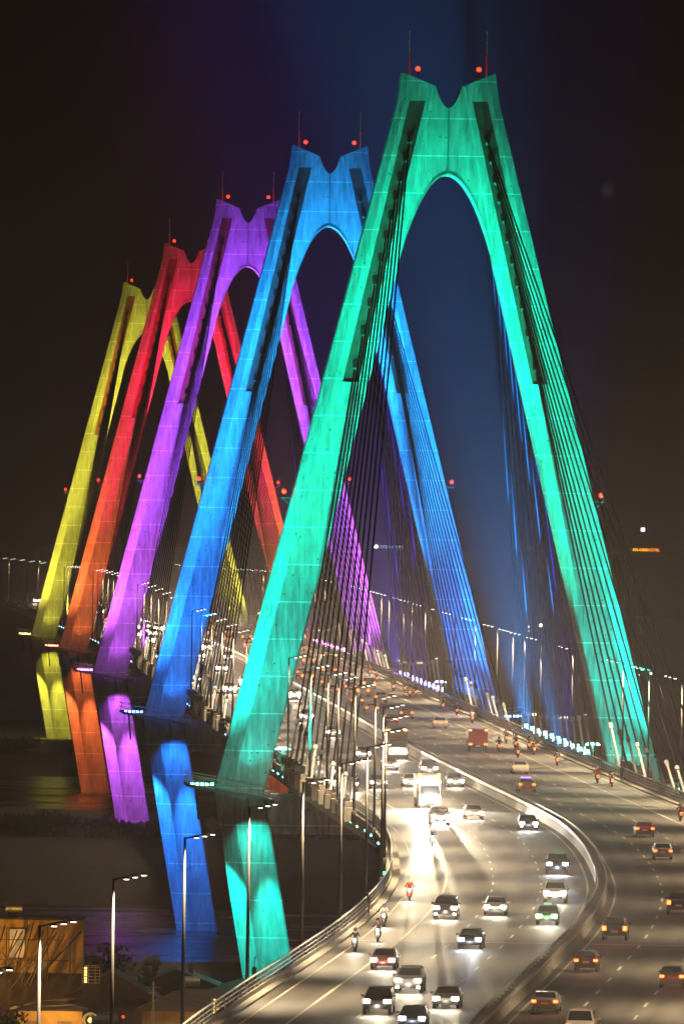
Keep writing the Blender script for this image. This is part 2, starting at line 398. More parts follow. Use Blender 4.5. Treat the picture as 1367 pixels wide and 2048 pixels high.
MB().sphere((0,0,0), .25, 8, 6, 2).obj('navigation_light', M['grn'], vi).location = P(926, -18.15, -.9)

# anchor boxes along both edges, near the pylons
SPAC = [20+11.6*k for k in range(11)]
bxm = MB().box((0, 0, 0), (.9, 2.2, 1.5)).box((0, 0, 1.0), (.7, 1.1, .5)).mesh('anchor_box', M['kerb'], bevel=.05)
cnt = 0
for t in TOW[:3]:
    for sgn in (-1, 1):
        for d in SPAC:
            Y = t[1]+sgn*d
            for s in (-1, 1):
                if s > 0 and (sgn > 0 or t[0] != 'green'): continue
                o = ob('anchor_box', bxm, girder, P(Y, s*18.35, -.1), -heading(Y)); cnt += 1

# median barrier
mb_ = thing('median_barrier', 'long pale concrete median barrier with twin steel guard rails', 'barrier', (0, 0, 0))
b = MB(); b.sweep([(-.5, 0.0), (-.42, .25), (-.3, .62), (.3, .62), (.42, .25), (.5, 0.0)], frange(380, 3600, 8)); b.obj('concrete_base', M['kerb'], mb_)
for s in (-1, 1):
    b = MB(); b.sweep([(s*.42-.05, .8), (s*.42+.05, .8), (s*.42+.07, .95), (s*.42+.05, 1.1), (s*.42-.05, 1.1)], frange(380, 3600, 8)); b.obj('guard_rail', M['rail'], mb_)
pm = MB().box((0, 0, .3), (.5, .12, .6)).mesh('rail_post', M['steel'])
for i in range(90): Y = 640+4*i; ob('rail_post', pm, mb_, P(Y, 0, .45), -heading(Y))
far = MB()
for i in range(300): far.box(P(1000+4*i, 0, .8), (.5, .12, .6))
far.obj('rail_posts_far', M['steel'], mb_)['kind'] = 'stuff'

# side railings
for s, lab in ((-1, 'three-bar steel railing on parapet along the oncoming side of the road'), (1, 'dark multi-bar steel railing along the taillight side of the road')):
    t = thing('bridge_railing', lab, 'railing', (0, 0, 0))
    b = MB(); b.sweep([(s*17.5, .16), (s*17.5, .5), (s*17.8, .5), (s*17.8, .16)], frange(380, 3600, 8)); b.obj('parapet', M['kerb'] if s < 0 else M['soffit'], t)
    for z, r in ((1.35, .07), (1.02, .05), (.72, .05)):
        b = MB(); b.sweep([(s*17.65+r*math.cos(a*PI/3), z+r*math.sin(a*PI/3)) for a in range(6)], frange(380, 3600, 6), caps=True); b.obj('hand_rail' if z > 1.2 else 'lower_rail', M['rail'] if s < 0 else M['steel'], t, smooth=True)
    if s > 0:   # outer fence and closer mesh
        b = MB(); b.sweep([(18.0, .17), (18.0, .75), (18.05, .75), (18.05, .17)], frange(900, 2400, 8)); b.obj('kick_plate', M['dsteel'], t)
    pm = MB().box((0, 0, .42), (.12, .12, .9)).mesh('post', M['rail'] if s < 0 else M['steel'])
    y0 = 640 if s < 0 else 1010
    for i in range(95): Y = y0+3.2*i; ob('post', pm, t, P(Y, s*17.65, .48), -heading(Y))
    far = MB()
    for i in range(220): far.box(P(y0+304+3.2*i, s*17.65, .9), (.12, .12, .9))
    far.obj('posts_far', M['steel'], t)['kind'] = 'stuff'

# ------------------------------------------------------------------ pylons
H = 80.0
def outer(h): return 25.06-(25.06-4.85)*h/H if h >= 0 else 25.06+.172*h
def inner(h):
    if h < 0: return 19.5+.172*h
    if h < 58.7: return 19.5-(19.5-5.35)*h/58.7
    return 5.35-(5.35-1.5)*(h-58.7)/(79.0-58.7)
def cham(h): return 1.8-1.1*max(h, 0)/H
def dep(h): return 3.6-.9*max(h, 0)/H
SLOT0, SLOT1, SD = 45.6, 77.0, .7
def slot(h):
    t = (h-SLOT0)/(SLOT1-SLOT0); l = 2.1-.85*t
    return outer(h)-l, outer(h)-l-1.75
def leg_mesh(s):
    levels = [(-30, 0), (-15, 0), (-.01, 0), (15, 0), (30, 0), (SLOT0-.2, 0), (SLOT0, 0), (SLOT0, 1)]+[(h, 1) for h in (50, 54, 58.7, 64, 70, 74)]+[(SLOT1, 1), (SLOT1, 0), (78.6, 0)]
    b = MB(); n = None; vs = []
    for h, d in levels:
        o, i, c, dv = outer(h), inner(h), cham(h), dep(h)
        a0, a1 = slot(max(h, 20)) if h > 20 else (o-2.6, o-4.3)
        a0 = min(a0, o-c-.1)
        sd = SD*d
        sec = [(o, -dv+c), (o-c, -dv), (a0, -dv), (a0, -dv+sd), (a1, -dv+sd), (a1, -dv), (i+.2, -dv), (i, -dv+.2), (i, dv-.2), (i+.2, dv), (o-c, dv), (o, dv-c)]
        n = len(sec)
        top = h > 78
        vs += [(-s*u if False else s*u, v, h+((u-1.5)/3.35*1.4-0 if top else 0)) for u, v in sec]
    fs = []
    for j in range(len(levels)-1):
        for k in range(n):
            q = (j*n+k, j*n+(k+1) % n, (j+1)*n+(k+1) % n, (j+1)*n+k)
            pts = [Vector(vs[x]) for x in q]
            if ((pts[2]-pts[0]).cross(pts[3]-pts[1])).length > 1e-3: fs.append(q)
    fs += [tuple(range(n)), tuple(range((len(levels)-1)*n, len(levels)*n))[::-1]]
    if s < 0: pass
    b.add(vs, fs)
    me = b.mesh('pylon_leg', M['pylon'])
    return me
def web_mesh():
    b = MB(); N_ = 44; us = [-5.46+10.92*i/N_ for i in range(N_+1)]; vs = []; fs = []
    def lo(u): return 68.75-(u/1.72)**2
    def hi(u):
        a = abs(u)
        if a <= 1.5: return 76.2+(78.75-76.2)*(a/1.5)**2
        # leg inner line height where inner(h)=a, reach into the leg
        h = 58.7+(5.35-a)/(5.35-1.5)*(79-58.7)
        return min(78.7, h+1.2)
    for u in us:
        v = 2.45
        g = .0
        vs += [(u, -v+g, lo(u)), (u, -v+g, hi(u)), (u, v, hi(u)), (u, v, lo(u))]
    for i in range(N_):
        for k in range(4): fs.append((i*4+k, i*4+(k+1) % 4, (i+1)*4+(k+1) % 4, (i+1)*4+k))
    fs += [(0, 1, 2, 3), tuple(range(N_*4, N_*4+4))[::-1]]
    b.add(vs, fs); b.cur = 0
    # centre rib and arch lip
    return b.mesh('crown_web', M['pylon'])
def panel_mesh(s):
    b = MB(); hs = [SLOT0+.02]+[50, 54, 58.7, 64, 70, 74]+[SLOT1-.02]; vs = []
    for h in hs:
        a0, a1 = slot(h); v = -dep(h)+SD-.03; vs += [(s*a0, v, h), (s*a1, v, h)]
    b.add(vs, [(2*k, 2*k+1, 2*k+3, 2*k+2) for k in range(len(hs)-1)])
    for h in (a+q for a in ANCH for q in (-.9, 1.1)):
        a0, a1 = slot(h); v = -dep(h)+SD-.06; b.box((s*(a0+a1)/2, v, h), (1.7, .06, .07), Matrix.Rotation(s*.2, 3, 'Y'))
    return b.mesh('anchor_panel', M['panel'])
ANCH = [72.6, 70.5, 68.2, 66.1, 63.9, 61.7, 59.2, 56.7, 54.2, 51.1, 47.4]
LEG = {s: leg_mesh(s) for s in (-1, 1)}; PANEL = {s: panel_mesh(s) for s in (-1, 1)}; WEB = web_mesh()
lip = MB()
for i in range(30):
    u0 = -5.3+10.6*i/30; u1 = -5.3+10.6*(i+1)/30
    lip.add([(u0, -2.62, 68.75-(u0/1.72)**2-.02), (u1, -2.62, 68.75-(u1/1.72)**2-.02), (u1, -2.62, 68.75-(u1/1.72)**2+.22), (u0, -2.62, 68.75-(u0/1.72)**2+.22),
             (u0, -2.4, 68.75-(u0/1.72)**2-.02), (u1, -2.4, 68.75-(u1/1.72)**2-.02), (u1, -2.4, 68.75-(u1/1.72)**2+.22), (u0, -2.4, 68.75-(u0/1.72)**2+.22)],
            [(0,1,2,3),(0,4,5,1),(3,2,6,7)])
LIP = lip.mesh('arch_lip', M['kerb'])
RIBM = MB().box((0, -2.5, 72.4), (.12, .2, 7.4)).mesh('centre_rib', M['soffit'])
ANCH = [72.6, 70.5, 68.2, 66.1, 63.9, 61.7, 59.2, 56.7, 54.2, 51.1, 47.4]
def platform(parent, s):
    o0, o1 = 28.2, 18.6
    def zz(u): return (.9 if s < 0 else .9)*(u-23.4)/5*.95
    b = MB(); y0, y1 = -6.0, 5.4
    vs = [(s*u, v, zz(u)-dz) for dz in (0, .35) for u, v in ((o0, y0), (o1, y0), (o1, y1), (o0, y1))]
    b.add(vs, [(0,1,2,3),(4,7,6,5),(0,4,5,1),(1,5,6,2),(2,6,7,3),(3,7,4,0)])
    for u in (27.2, 25.2, 21.5, 19.6):
        b.tube((s*u, -5.7, zz(u)-.3), (s*(u-.4), -3.2, -3.2), .12)
    pf = b.obj('platform', M['dsteel'], parent)
    r = MB()
    for z in (.5, 1.05):
        cs = [(s*o0, y0, zz(o0)+z), (s*o1, y0, zz(o1)+z), (s*o1, y1, zz(o1)+z), (s*o0, y1, zz(o0)+z)]
        for a, c in ((3, 0), (0, 1), (2, 3)): r.tube(cs[a], cs[c], .05, n=6)
    for k in range(6):
        u = o0+(o1-o0)*k/5; r.tube((s*u, y0, zz(u)), (s*u, y0, zz(u)+1.05), .05, n=6)
    r.obj('railing', M['steel'], pf)
    return zz
def hi_of(n): return {'green': (.02, .9, .75), 'blue': (.05, .5, 1), 'red': (1, .03, .1), 'purple': (.4, .12, 1)}.get(n, TC[n])
BME = MB().tube((0, 0, -.5), (0, 0, .0), .12).mesh('beacon_stand', M['dsteel'])
BLB = MB().sphere((0, 0, .22), .27, 12, 8).mesh('beacon_lamp', M['beacon'])
def hexcol(c, k): return tuple(x*k for x in c)
for name, TY, TX, TZ, TB in TOW:
    col = TC[name]
    adj = {'green': 'green A-shaped concrete pylon nearest the camera, tallest in view', 'blue': 'blue A-shaped concrete pylon, second from the camera',
           'purple': 'purple A-shaped concrete pylon between the blue and red ones', 'red': 'red A-shaped concrete pylon between purple and yellow ones',
           'yellow': 'yellow A-shaped concrete pylon, farthest of the five'}[name]
    rz = .0465
    root = thing('bridge_pylon', adj, 'pylon', (TX, TY, TZ), rz, 'floodlit pylons of the bridge')
    Rinv = Matrix.Rotation(-rz, 4, 'Z')
    def loc(w): return Rinv @ (Vector(w)-Vector((TX, TY, TZ)))
    def wld(l): return Matrix.Rotation(rz, 4, 'Z') @ Vector(l)+Vector((TX, TY, TZ))
    for s in (-1, 1):
        lg = ob('leg', LEG[s], root); ob('anchor_panel', PANEL[s], root)
        zz = platform(root, s)
        # antenna + beacons
        t = MB(); ax = s*4.3; t.tube((ax, 0, 79.8), (ax, 0, 82.0), .12, .1); t.tube((ax, 0, 82), (ax, 0, 84.7), .07, .05); t.box((ax, 0, 82.0), (.25, .25, .4)); t.box((ax, 0, 83.6), (.2, .2, .35)); t.box((ax, 0, 84.7), (.2, .2, .35))
        t.obj('lightning_rod', M['plate'], root)
        bx = s*3.4
        st = ob('beacon_stand', BME, root, (bx, -1, 80.35)); ob('beacon_lamp', BLB, st)
        if name not in ('red',) or True:
            light('POINT', 'beacon_light', (1, .03, .02), 15, st, (0, -.6, .3), rad=.3)
        hb = 33.2; bo = outer(hb)+1.0
        br = MB(); br.box((s*(outer(hb)+.3), -.5, hb-.6), (2.2, 2.0, .12)); br.tube((s*(outer(hb)-.2), -.5, hb-1.8), (s*(bo+.2), -.5, hb-.6), .06); br.tube((s*(bo+.2), -1.4, hb-.6), (s*(bo+.2), -1.4, hb+.4), .04); br.tube((s*(bo+.2), .4, hb-.6), (s*(bo+.2), .4, hb+.4), .04); br.tube((s*(bo+.2), -1.4, hb+.4), (s*(bo+.2), .4, hb+.4), .04)
        br.obj('beacon_bracket', M['dsteel'], root)
        st = ob('beacon_stand', BME, root, (s*bo, -.6, hb-.1)); ob('beacon_lamp', BLB, st)
        light('POINT', 'beacon_light', (1, .03, .02), 60, st, (0, -.6, .3), rad=.3)
        # cable sockets and cables, towards and away from the camera
        for k, h in enumerate(ANCH):
            a0, a1 = slot(h); uc = (a0+a1)/2-.15; v0 = -dep(h)+SD
            sk = MB().tube((s*uc, v0, h+.5), (s*uc, v0-.75, h-.35), .34, .26, n=10).obj('cable_socket', M['dsteel'], root)
            d = SPAC[len(ANCH)-1-k]
            for q in (-1, 1):
                if TY+q*d > 2450: continue
                e = loc(P(TY+q*d, s*18.2, .5)); a = Vector((s*uc, q*(dep(h)-.35), h+.1))
                cb = MB(); cb.tube(a, e, .1 if name in ('green', 'blue') else .09, n=6, cap=False)
                c_ = cb.obj('stay_cable', M['cable'], root, smooth=True)
                g = MB(); dd = (a-e).normalized(); g.tube(e-dd*.6, e+dd*5.5, .16, .14, n=8); g.tube(e+dd*5.3, e+dd*5.9, .24, n=8)
                g.obj('guard_tube', M['tube'], c_)
    ob('crown_web', WEB, root)
    light('SPOT', 'flood', hi_of(name), 450000*FLOOD, root, (0, .5, 4), (0, 0, 68), 34, 1, .4); ob('arch_lip', LIP, root); ob('centre_rib', RIBM, root)
    MB().box((0, 0, -2.6), (42, 4.5, 4.4)).obj('cross_beam', M['pylon'], root, bevel=.3)

    # ---- this pylon's own floodlights (platform and deck-edge lamps, with spots added to shape the light)
    lo = {'red': (1, .16, .03), 'purple': (.6, .1, 1), 'blue': (.01, .2, 1)}.get(name, col)
    hi = {'green': (0, 1, .55), 'blue': (.01, .36, 1), 'red': (1, .015, .08), 'purple': (.34, .06, 1)}.get(name, col)
    lowc = {'green': (0, 1, .75)}.get(name, lo)
    K = {'green': .7, 'blue': 1.25, 'purple': 1.1, 'red': .75, 'yellow': .78}[name]*FLOOD
    lens = emis('flood_lens_'+name, tuple(min(1, c+.15) for c in lo), 10)
    for s in (-1, 1):
        bank = MB()
        for k in range(5): bank.box((s*(27.6-.55*k), -5.6+.25*k, .75+.0), (.35, .3, .3))
        bank.obj('flood_bank', lens, root)
        # front face, grazing from the platform and from the deck edge
        light('SPOT', 'flood', lowc, 24000*K, root, (s*22.5, -24, -.3), (s*21.0, -3, 13), 76, 1, .4)
        light('SPOT', 'flood', hi, 1300000*K, root, (s*17.8, -75, 4.5), (s*13.0, 0, 46), 36, 1, .6)
        light('SPOT', 'flood', hi, 420000*K, root, (s*15.0, -36, 4.5), (s*3.0, 0, 63), 22, 1, .6)
        light('SPOT', 'flood', hi, 120000*K, root, (s*17.8, -34, 4.5), (s*9.5, 0, 56), 30, .8, .6)
        # outer chamfer
        light('SPOT', 'flood', lowc, 380000*K, root, (s*40.0, -10, -1.0), (s*21, -1, 24), 60, 1, .3)
        # lower leg, from beneath the platform
        light('SPOT', 'flood', lowc, 9000*K, root, (s*21.3, -7.2, -1.3), (s*20.0, -3.6, -13), 92, .8, .2)
        light('SPOT', 'flood', lowc, 120000*K, root, (s*31.0, -3.4, -2.2), (s*23.0, -1.6, -15), 40, .6, .2)
        light('SPOT', 'flood', lowc, 120000*K, root, (s*20.6, -7.6, -1.3), (s*17.6, -3.6, -18), 26, 1, .2)
        light('SPOT', 'flood', lowc, 3500*K, root, (s*21.6, -6.2, .8), (s*20.6, -3.6, 8), 74, 1, .2)
        # inner side of the leg and arch soffit
        light('SPOT', 'flood', hi, 160000*K, root, (s*8.0, -2, 3.5), (s*9, 0, 55), 40, .8, .4)

# ------------------------------------------------------------------ flood rows on the deck edges
def flood_proto(mlens, facing, name='floodlight'):
    t = thing(name, 'x', 'floodlight')
    MB().box((0, 0, .25), (.15, .15, .5)).box((0, 0, .5), (.9, .15, .12)).obj('bracket', M['dsteel'], t)
    R = Matrix.Rotation(math.radians(-35 if facing < 0 else 35), 3, 'X')
    h = MB().box((0, 0, .95), (1.1, .35, .75), None).obj('housing', M['dsteel'], t, bevel=.04)
    if mlens:
        l = MB()
        for a in (-.27, .27): l.box((a, facing*.2, .95), (.44, .06, .55))
        l.obj('lens', mlens, h)
    return t
FC = dict(green=(.25, .95, 1), blue=(.45, .4, 1), purple=(1, .3, .9))
fl = {k: flood_proto(emis('flood_face_'+k, c, 14), -1) for k, c in FC.items()}
fd = flood_proto(None, 1)
used = set()
def place(pr, key, loc, rz, label, group):
    o = pr if key not in used else dup(pr)
    used.add(key); o.location = loc; o.rotation_euler = (0, 0, rz); o['label'] = label
    if group: o['group'] = group
    return o
for name, TY, TX, TZ, TB in TOW[:3]:
    for k in range(11):
        Y = TY+31+10.6*k
        o = place(fl[name], name, P(Y, 18.5, .3), -heading(Y)+.05, f'lit {dict(green="cyan", blue="violet-blue", purple="pink")[name]} floodlight, {ordinal(k)} from near end of row behind {name} pylon', f'floodlights on the deck edge behind {name} pylon')
        if k in (1, 6):
            bc = {'green': (0, .3, 1), 'blue': (.07, .03, 1), 'purple': (.4, .03, .8)}[name]
            light('SPOT', 'beam', bc, (36e6 if name == 'green' else 17e6 if name == 'blue' else 6e6)*FLOOD, o, (-2.4, -.5, .6), (-22, -18 if k == 1 else -50, 75), 22, 1, .5)
    for k in range(6):
        for s in (-1, 1):
            Y = TY-14-7.5*k
            place(fd, 'd', P(Y, s*18.6, .6), -heading(Y), f'dark floodlight box seen from behind, {ordinal(k)} before {name} pylon on the {"oncoming" if s < 0 else "taillight"} side', f'floodlight boxes before {name} pylon')
light('SPOT', 'beam', (.01, .06, 1), 15000000, fl['green'], (-2.4, 0, .6), (-9, -40, 130), 20, 1, .5)
light('SPOT', 'beam', (.12, .02, 1), 12000000, fl['blue'], (-2.4, 0, .6), (-9, -40, 130), 20, 1, .5)

# ------------------------------------------------------------------ street lamps
lp = thing('street_lamp', 'x', 'street lamp')
MB().tube((0, 0, 0), (0, 0, 12.6), .14, .07, n=10).tube((0, 0, -.7), (0, 0, .5), .22, .2, n=10).obj('pole', M['pole'], lp, smooth=True)
MB().tube((-.1, 0, 12.5), (1.75, 0, 12.95), .055, n=8).obj('arm', M['steel'], lp, smooth=True)
for k in range(3):
    hd = MB().box((.75+.5*k, 0, 12.62+.12*k), (.34, .3, .1)).obj('lamp_head', M['dsteel'], lp)
    MB().box((.75+.5*k, 0, 12.555+.12*k), (.26, .22, .03)).obj('lens', M['led_w'], hd)
lp.rotation_mode = 'XYZ'
LCOL = (1, .74, .44)
LL = [500, 548, 604, 663, 713, 758, 797, 834, 875, 915, 953, 987, 1030, 1060, 1079, 1110, 1157, 1188]
LR = [560, 604, 655, 703, 751, 800, 848, 893, 938, 985, 1038, 1081, 1120, 1154, 1192, 1228, 1281, 1312, 1335, 1368, 1417, 1465, 1490, 1540, 1577, 1600, 1644, 1668]
y = 1226
while y < 3400: LL.append(y); y += 40 if y < 2500 else 165
y = 1706
while y < 3300: LR.append(y); y += 40 if y < 2500 else 165
for s, lst in ((-1, LL), (1, LR)):
    n = 0
    for i, Y in enumerate(lst):
        side = 'oncoming' if s < 0 else 'taillight'
        if Y < 2000: lab = f'tall grey street lamp, {ordinal(i)} from the near end along the {side} side'
        else: lab = f'distant lit street lamp beyond the red pylon on the {side} side'
        used.add('lp'); o = place(lp, 'lp', P(Y, s*18.25, .1), -heading(Y)+(0 if s < 0 else PI), lab, f'street lamps along the {side} side of the bridge')
        if Y < 2000 or i % 3 == 0:
            light('SPOT', 'lamp_light', LCOL, LAMP_W*(1 if Y < 1400 else .8 if Y < 2000 else .6 if Y < 2600 else .35)*(.01 if any(-16 < Y-t_[1] < 6 for t_ in TOW) else .15 if any(-50 < Y-t_[1] < 6 for t_ in TOW) and s < 0 else 1), o, (1.25, 0, 12.4), (1.6, 0, 0), 134, .8, .15)

# ------------------------------------------------------------------ vehicles
PROF = dict(
    sedan=dict(L=[(2.25,.3),(2.27,.55),(2.1,.74),(.95,.93),(.25,1.4),(-.95,1.43),(-1.65,1.02),(-2.2,.98),(-2.27,.6),(-2.2,.3)], hw=.89, belt=.93, ws=(3,4), rw=(5,6)),
    hatchback=dict(L=[(1.85,.3),(1.9,.55),(1.75,.78),(1.0,.95),(.35,1.48),(-1.25,1.5),(-1.75,1.05),(-1.88,.95),(-1.9,.6),(-1.85,.3)], hw=.85, belt=.95, ws=(3,4), rw=(5,6)),
    suv=dict(L=[(2.3,.38),(2.34,.7),(2.2,1.0),(1.1,1.12),(.5,1.7),(-1.7,1.75),(-2.15,1.2),(-2.28,1.1),(-2.3,.7),(-2.25,.38)], hw=.94, belt=1.12, ws=(3,4), rw=(5,6)),
    minivan=dict(L=[(2.4,.35),(2.45,.7),(2.25,.98),(1.75,1.15),(1.0,1.85),(-2.3,1.95),(-2.42,1.2),(-2.46,1.05),(-2.46,.6),(-2.4,.35)], hw=.95, belt=1.12, ws=(3,4), rw=(5,6)),
)
def wheel(parent, x, y, r=.32, w=.22):
    wm = MB().tube((-w/2, 0, 0), (w/2, 0, 0), r, n=16).obj('wheel', M['black'], parent); wm.location = (x, y, r)
    MB().tube((-w/2-.01, 0, 0), (w/2+.01, 0, 0), r*.6, n=12).obj('rim', M['rim'], wm)
def make_car(kind, colour, lit, cool=False, double=False, extra=None, far=False):
    p = PROF[kind]; L = p['L']; hw = p['hw']; belt = p['belt']; top = max(z for _, z in L)
    def hx(z): return hw*(.94 if z < .4 else 1.0) if z <= belt+.02 else hw*(1-.2*(z-belt)/(top-belt)-.03)
    t = thing(kind if kind != 'suv' else 'off_road_car', 'x', 'car' if kind != 'minivan' else 'van')
    b = MB(); n = len(L)
    b.add([(-hx(z), y, z) for y, z in L]+[(hx(z), y, z) for y, z in L], [tuple(range(n)), tuple(range(n, 2*n))[::-1]]+[(k, n+k, n+(k+1) % n, (k+1) % n) for k in range(n)])
    b.obj('body', M['p_'+colour], t, bevel=.07)
    def pan(a, c, nm, inset=.1):
        (y0, z0), (y1, z1) = L[a], L[c]
        dy, dz = y1-y0, z1-z0; ln = math.hypot(dy, dz); ny, nz = (dz/ln, -dy/ln)
        if nz < 0: ny, nz = -ny, -nz
        q = []
        for f, in ((.1,), (.9,)):
            yy = y0+dy*f+ny*.012; z_ = z0+dz*f+nz*.012; q.append((yy, z_, hx(z_)-inset))
        MB().add([(-q[0][2], q[0][0], q[0][1]), (q[0][2], q[0][0], q[0][1]), (q[1][2], q[1][0], q[1][1]), (-q[1][2], q[1][0], q[1][1])], [(0, 1, 2, 3)]).obj(nm, M['glass'], t, fix=False)
    pan(*p['ws'], 'windscreen'); pan(*p['rw'], 'rear_window')
    (ya, za), (yb, zb), (yc, zc), (ye, ze) = L[p['ws'][0]], L[p['ws'][1]], L[p['rw'][0]], L[p['rw'][1]]
    for s in (-1, 1):
        pts = []
        for yy, z_ in ((ya-.25, belt+.05), (yb-.08, zb-.1), (yc+.08, zc-.12), (ye+.25, belt+.08)): pts.append((s*(hx(z_)+.015), yy, z_))
        MB().add(pts, [(0, 1, 2, 3)]).obj('side_window', M['glass'], t, fix=False)
        MB().box((s*(hw+.1), ya-.15, belt+.08), (.2, .12, .14)).obj('wing_mirror', M['p_'+colour], t)
        fy = L[1][0]; ry = L[-2][0]; zl = (L[1][1]+L[2][1])/2+.03
        hl = MB().box((s*(hw-.26), fy-.02, zl+.02), (.44, .16, .24) if not far else (.56, .18, .4))  # oversized, most of all when far, to stand in for the glow
        hl.obj('headlight', (M['head_c'] if cool else M['head_w']) if lit == 'on' else M['head_off'], t, bevel=.02)
        if double and lit == 'on': MB().box((s*(hw-.22), fy+.0, .42), (.2, .12, .12)).obj('fog_light', M['head_w'], t)
        zt = (L[-3][1]+L[-2][1])/2+.06
        MB().box((s*(hw-.17), ry+.02, zt), (.3, .14, .17 if kind in ('sedan', 'hatchback') else .34)).obj('tail_light', M['tail'] if lit == 'off' else M['tail_off'], t, bevel=.02)
        for y_ in (L[0][0]-.82, L[-1][0]+.85): wheel(t, s*(hw-.1), y_, .32 if kind != 'suv' else .37)
    MB().box((0, L[-2][0]-.01, .72), (.5, .03, .14)).obj('number_plate', M['plate'], t)
    MB().box((0, L[1][0]+.01, .5), (1.1, .04, .16)).obj('grille', M['trim'], t)
    if extra == 'taxi': MB().box((0, -.3, top+.08), (.6, .2, .14)).obj('roof_sign', M['lime'], t)
    if extra == 'violet': MB().box((0, -.3, top+.08), (1.1, .25, .14)).obj('roof_light', M['violet'], t)
    if lit == 'on':
        for s in (-1, 1): light('SPOT', 'headlight_main_beam', (1, .8, .52) if not cool else (.8, .9, 1), 140000 if far else 16000, t, (s*(hw-.26), L[1][0]+.25, .8), (s*(hw-.26), L[1][0]+40, .9), 5, 1, .12)
        light('SPOT', 'headlight_beam', (1, .87, .64) if not cool else (.85, .93, 1), 1800, t, (0, L[1][0]+.2, .7), (0, L[1][0]+22, -.35), 70, .9, .25)
        light('POINT', 'headlight_glare', (1, .88, .68) if not cool else (.8, .9, 1), 60, t, (0, L[1][0]+.35, .6), rad=.2)
    else:
        light('POINT', 'tail_glow', (1, .12, .02), 1.5, t, (0, L[-2][0]-.4, .7), rad=.2)
    return t
def make_truck(body, lit, w=2.4, h=3.3, ln=7.5, bright=False):
    t = thing('truck', 'x', 'truck'); hw = w/2
    b = MB(); b.prism([(-ln/2, .9), (ln/2-1.9, .9), (ln/2-1.9, h), (-ln/2, h)], -hw, hw, 'x').obj('cargo_box', M['p_'+body], t, bevel=.06)
    MB().prism([(ln/2-1.8, .55), (ln/2-.05, .55), (ln/2, 1.3), (ln/2-.35, 2.35), (ln/2-1.8, 2.45)], -hw*.94, hw*.94, 'x').obj('cab', M['p_white'] if body != 'red' else M['p_red'], t, bevel=.08)
    MB().add([(-hw*.8, ln/2+.0, 1.4), (hw*.8, ln/2+.0, 1.4), (hw*.76, ln/2-.31, 2.28), (-hw*.76, ln/2-.31, 2.28)], [(0, 1, 2, 3)]).obj('windscreen', M['glass'], t, fix=False)
    MB().box((0, -.6, .7), (w*.6, ln-1.6, .35)).obj('chassis', M['trim'], t)
    for s in (-1, 1):
        MB().box((s*(hw-.4), ln/2+.02, .85), (.42, .1, .26)).obj('headlight', M['head_w'] if lit == 'on' else M['head_off'], t)
        MB().box((s*(hw-.25), -ln/2-.03, .95), (.4, .08, .2)).obj('tail_light', M['tail'] if lit == 'off' else M['tail_off'], t)
        MB().box((s*(hw-.25), ln/2-1.75, h+.05) if lit == 'on' else (s*(hw-.2), -ln/2-.03, h-.1), (.3, .12, .14)).obj('marker_light', M['tail_o'], t)
        for y_ in (ln/2-1.0, -ln/2+1.5): wheel(t, s*(hw-.18), y_, .45, .3)
    MB().box((0, -ln/2-.02, .75), (.5, .03, .16)).obj('number_plate', M['plate'], t)
    if bright:
        bar = MB()  # row of lamps and spare lamps below, added to build up the glare
        for k in range(7): bar.box(((k-3)*.32, ln/2-.2, 2.62), (.24, .16, .22))
        bar.obj('glare_bar', M['head_w'], t)
        for s in (-1, 1):
            for z in (1.15, .5): MB().box((s*(hw-.42), ln/2+.04, z), (.5, .1, .26)).obj('glare_lamp', M['head_w'], t)
    if lit == 'on':
        light('SPOT', 'headlight_beam', (1, .88, .66), 2000 if not bright else 6000, t, (0, ln/2+.3, 1.2), (0, ln/2+30, 1.2 if bright else .2), 80 if not bright else 34, 1, .3)
        for s in (-1, 1): light('SPOT', 'headlight_main_beam', (1, .84, .56), 1300000 if bright else 60000, t, (s*.8, ln/2+.3, 1.3), (s*.8+(1.7 if bright else 0), ln/2+40, 1.1 if bright else 1.5), 3.8 if bright else 5, 1, .15)
        if bright:
            light('SPOT', 'road_glare_spot', (1, .88, .66), 110000, t, (0, ln/2+.5, 2.6), (0, ln/2+5.5, 0), 96, 1, .4)  # added spot above the headlights, whitens the road to widen the glare
        light('POINT', 'headlight_glare', (1, .87, .66), 120 if not bright else 5000, t, (0, ln/2+.5, 1.0), rad=.3)
    return t
protos = {}
def vehicle(spec, lit):
    key = (spec, lit)
    if key not in protos:
        kind, colour, *ex = spec
        if kind == 'truck': protos[key] = make_truck(colour, lit, bright='bright' in ex)
        elif kind == 'van_red': protos[key] = make_truck('red', lit, 2.3, 2.7, 5.6)
        else: protos[key] = make_car(kind, colour, lit, 'cool' in ex, 'double' in ex, 'taxi' if 'taxi' in ex else 'violet' if 'violet' in ex else None, 'far' in ex)
    return protos[key], key
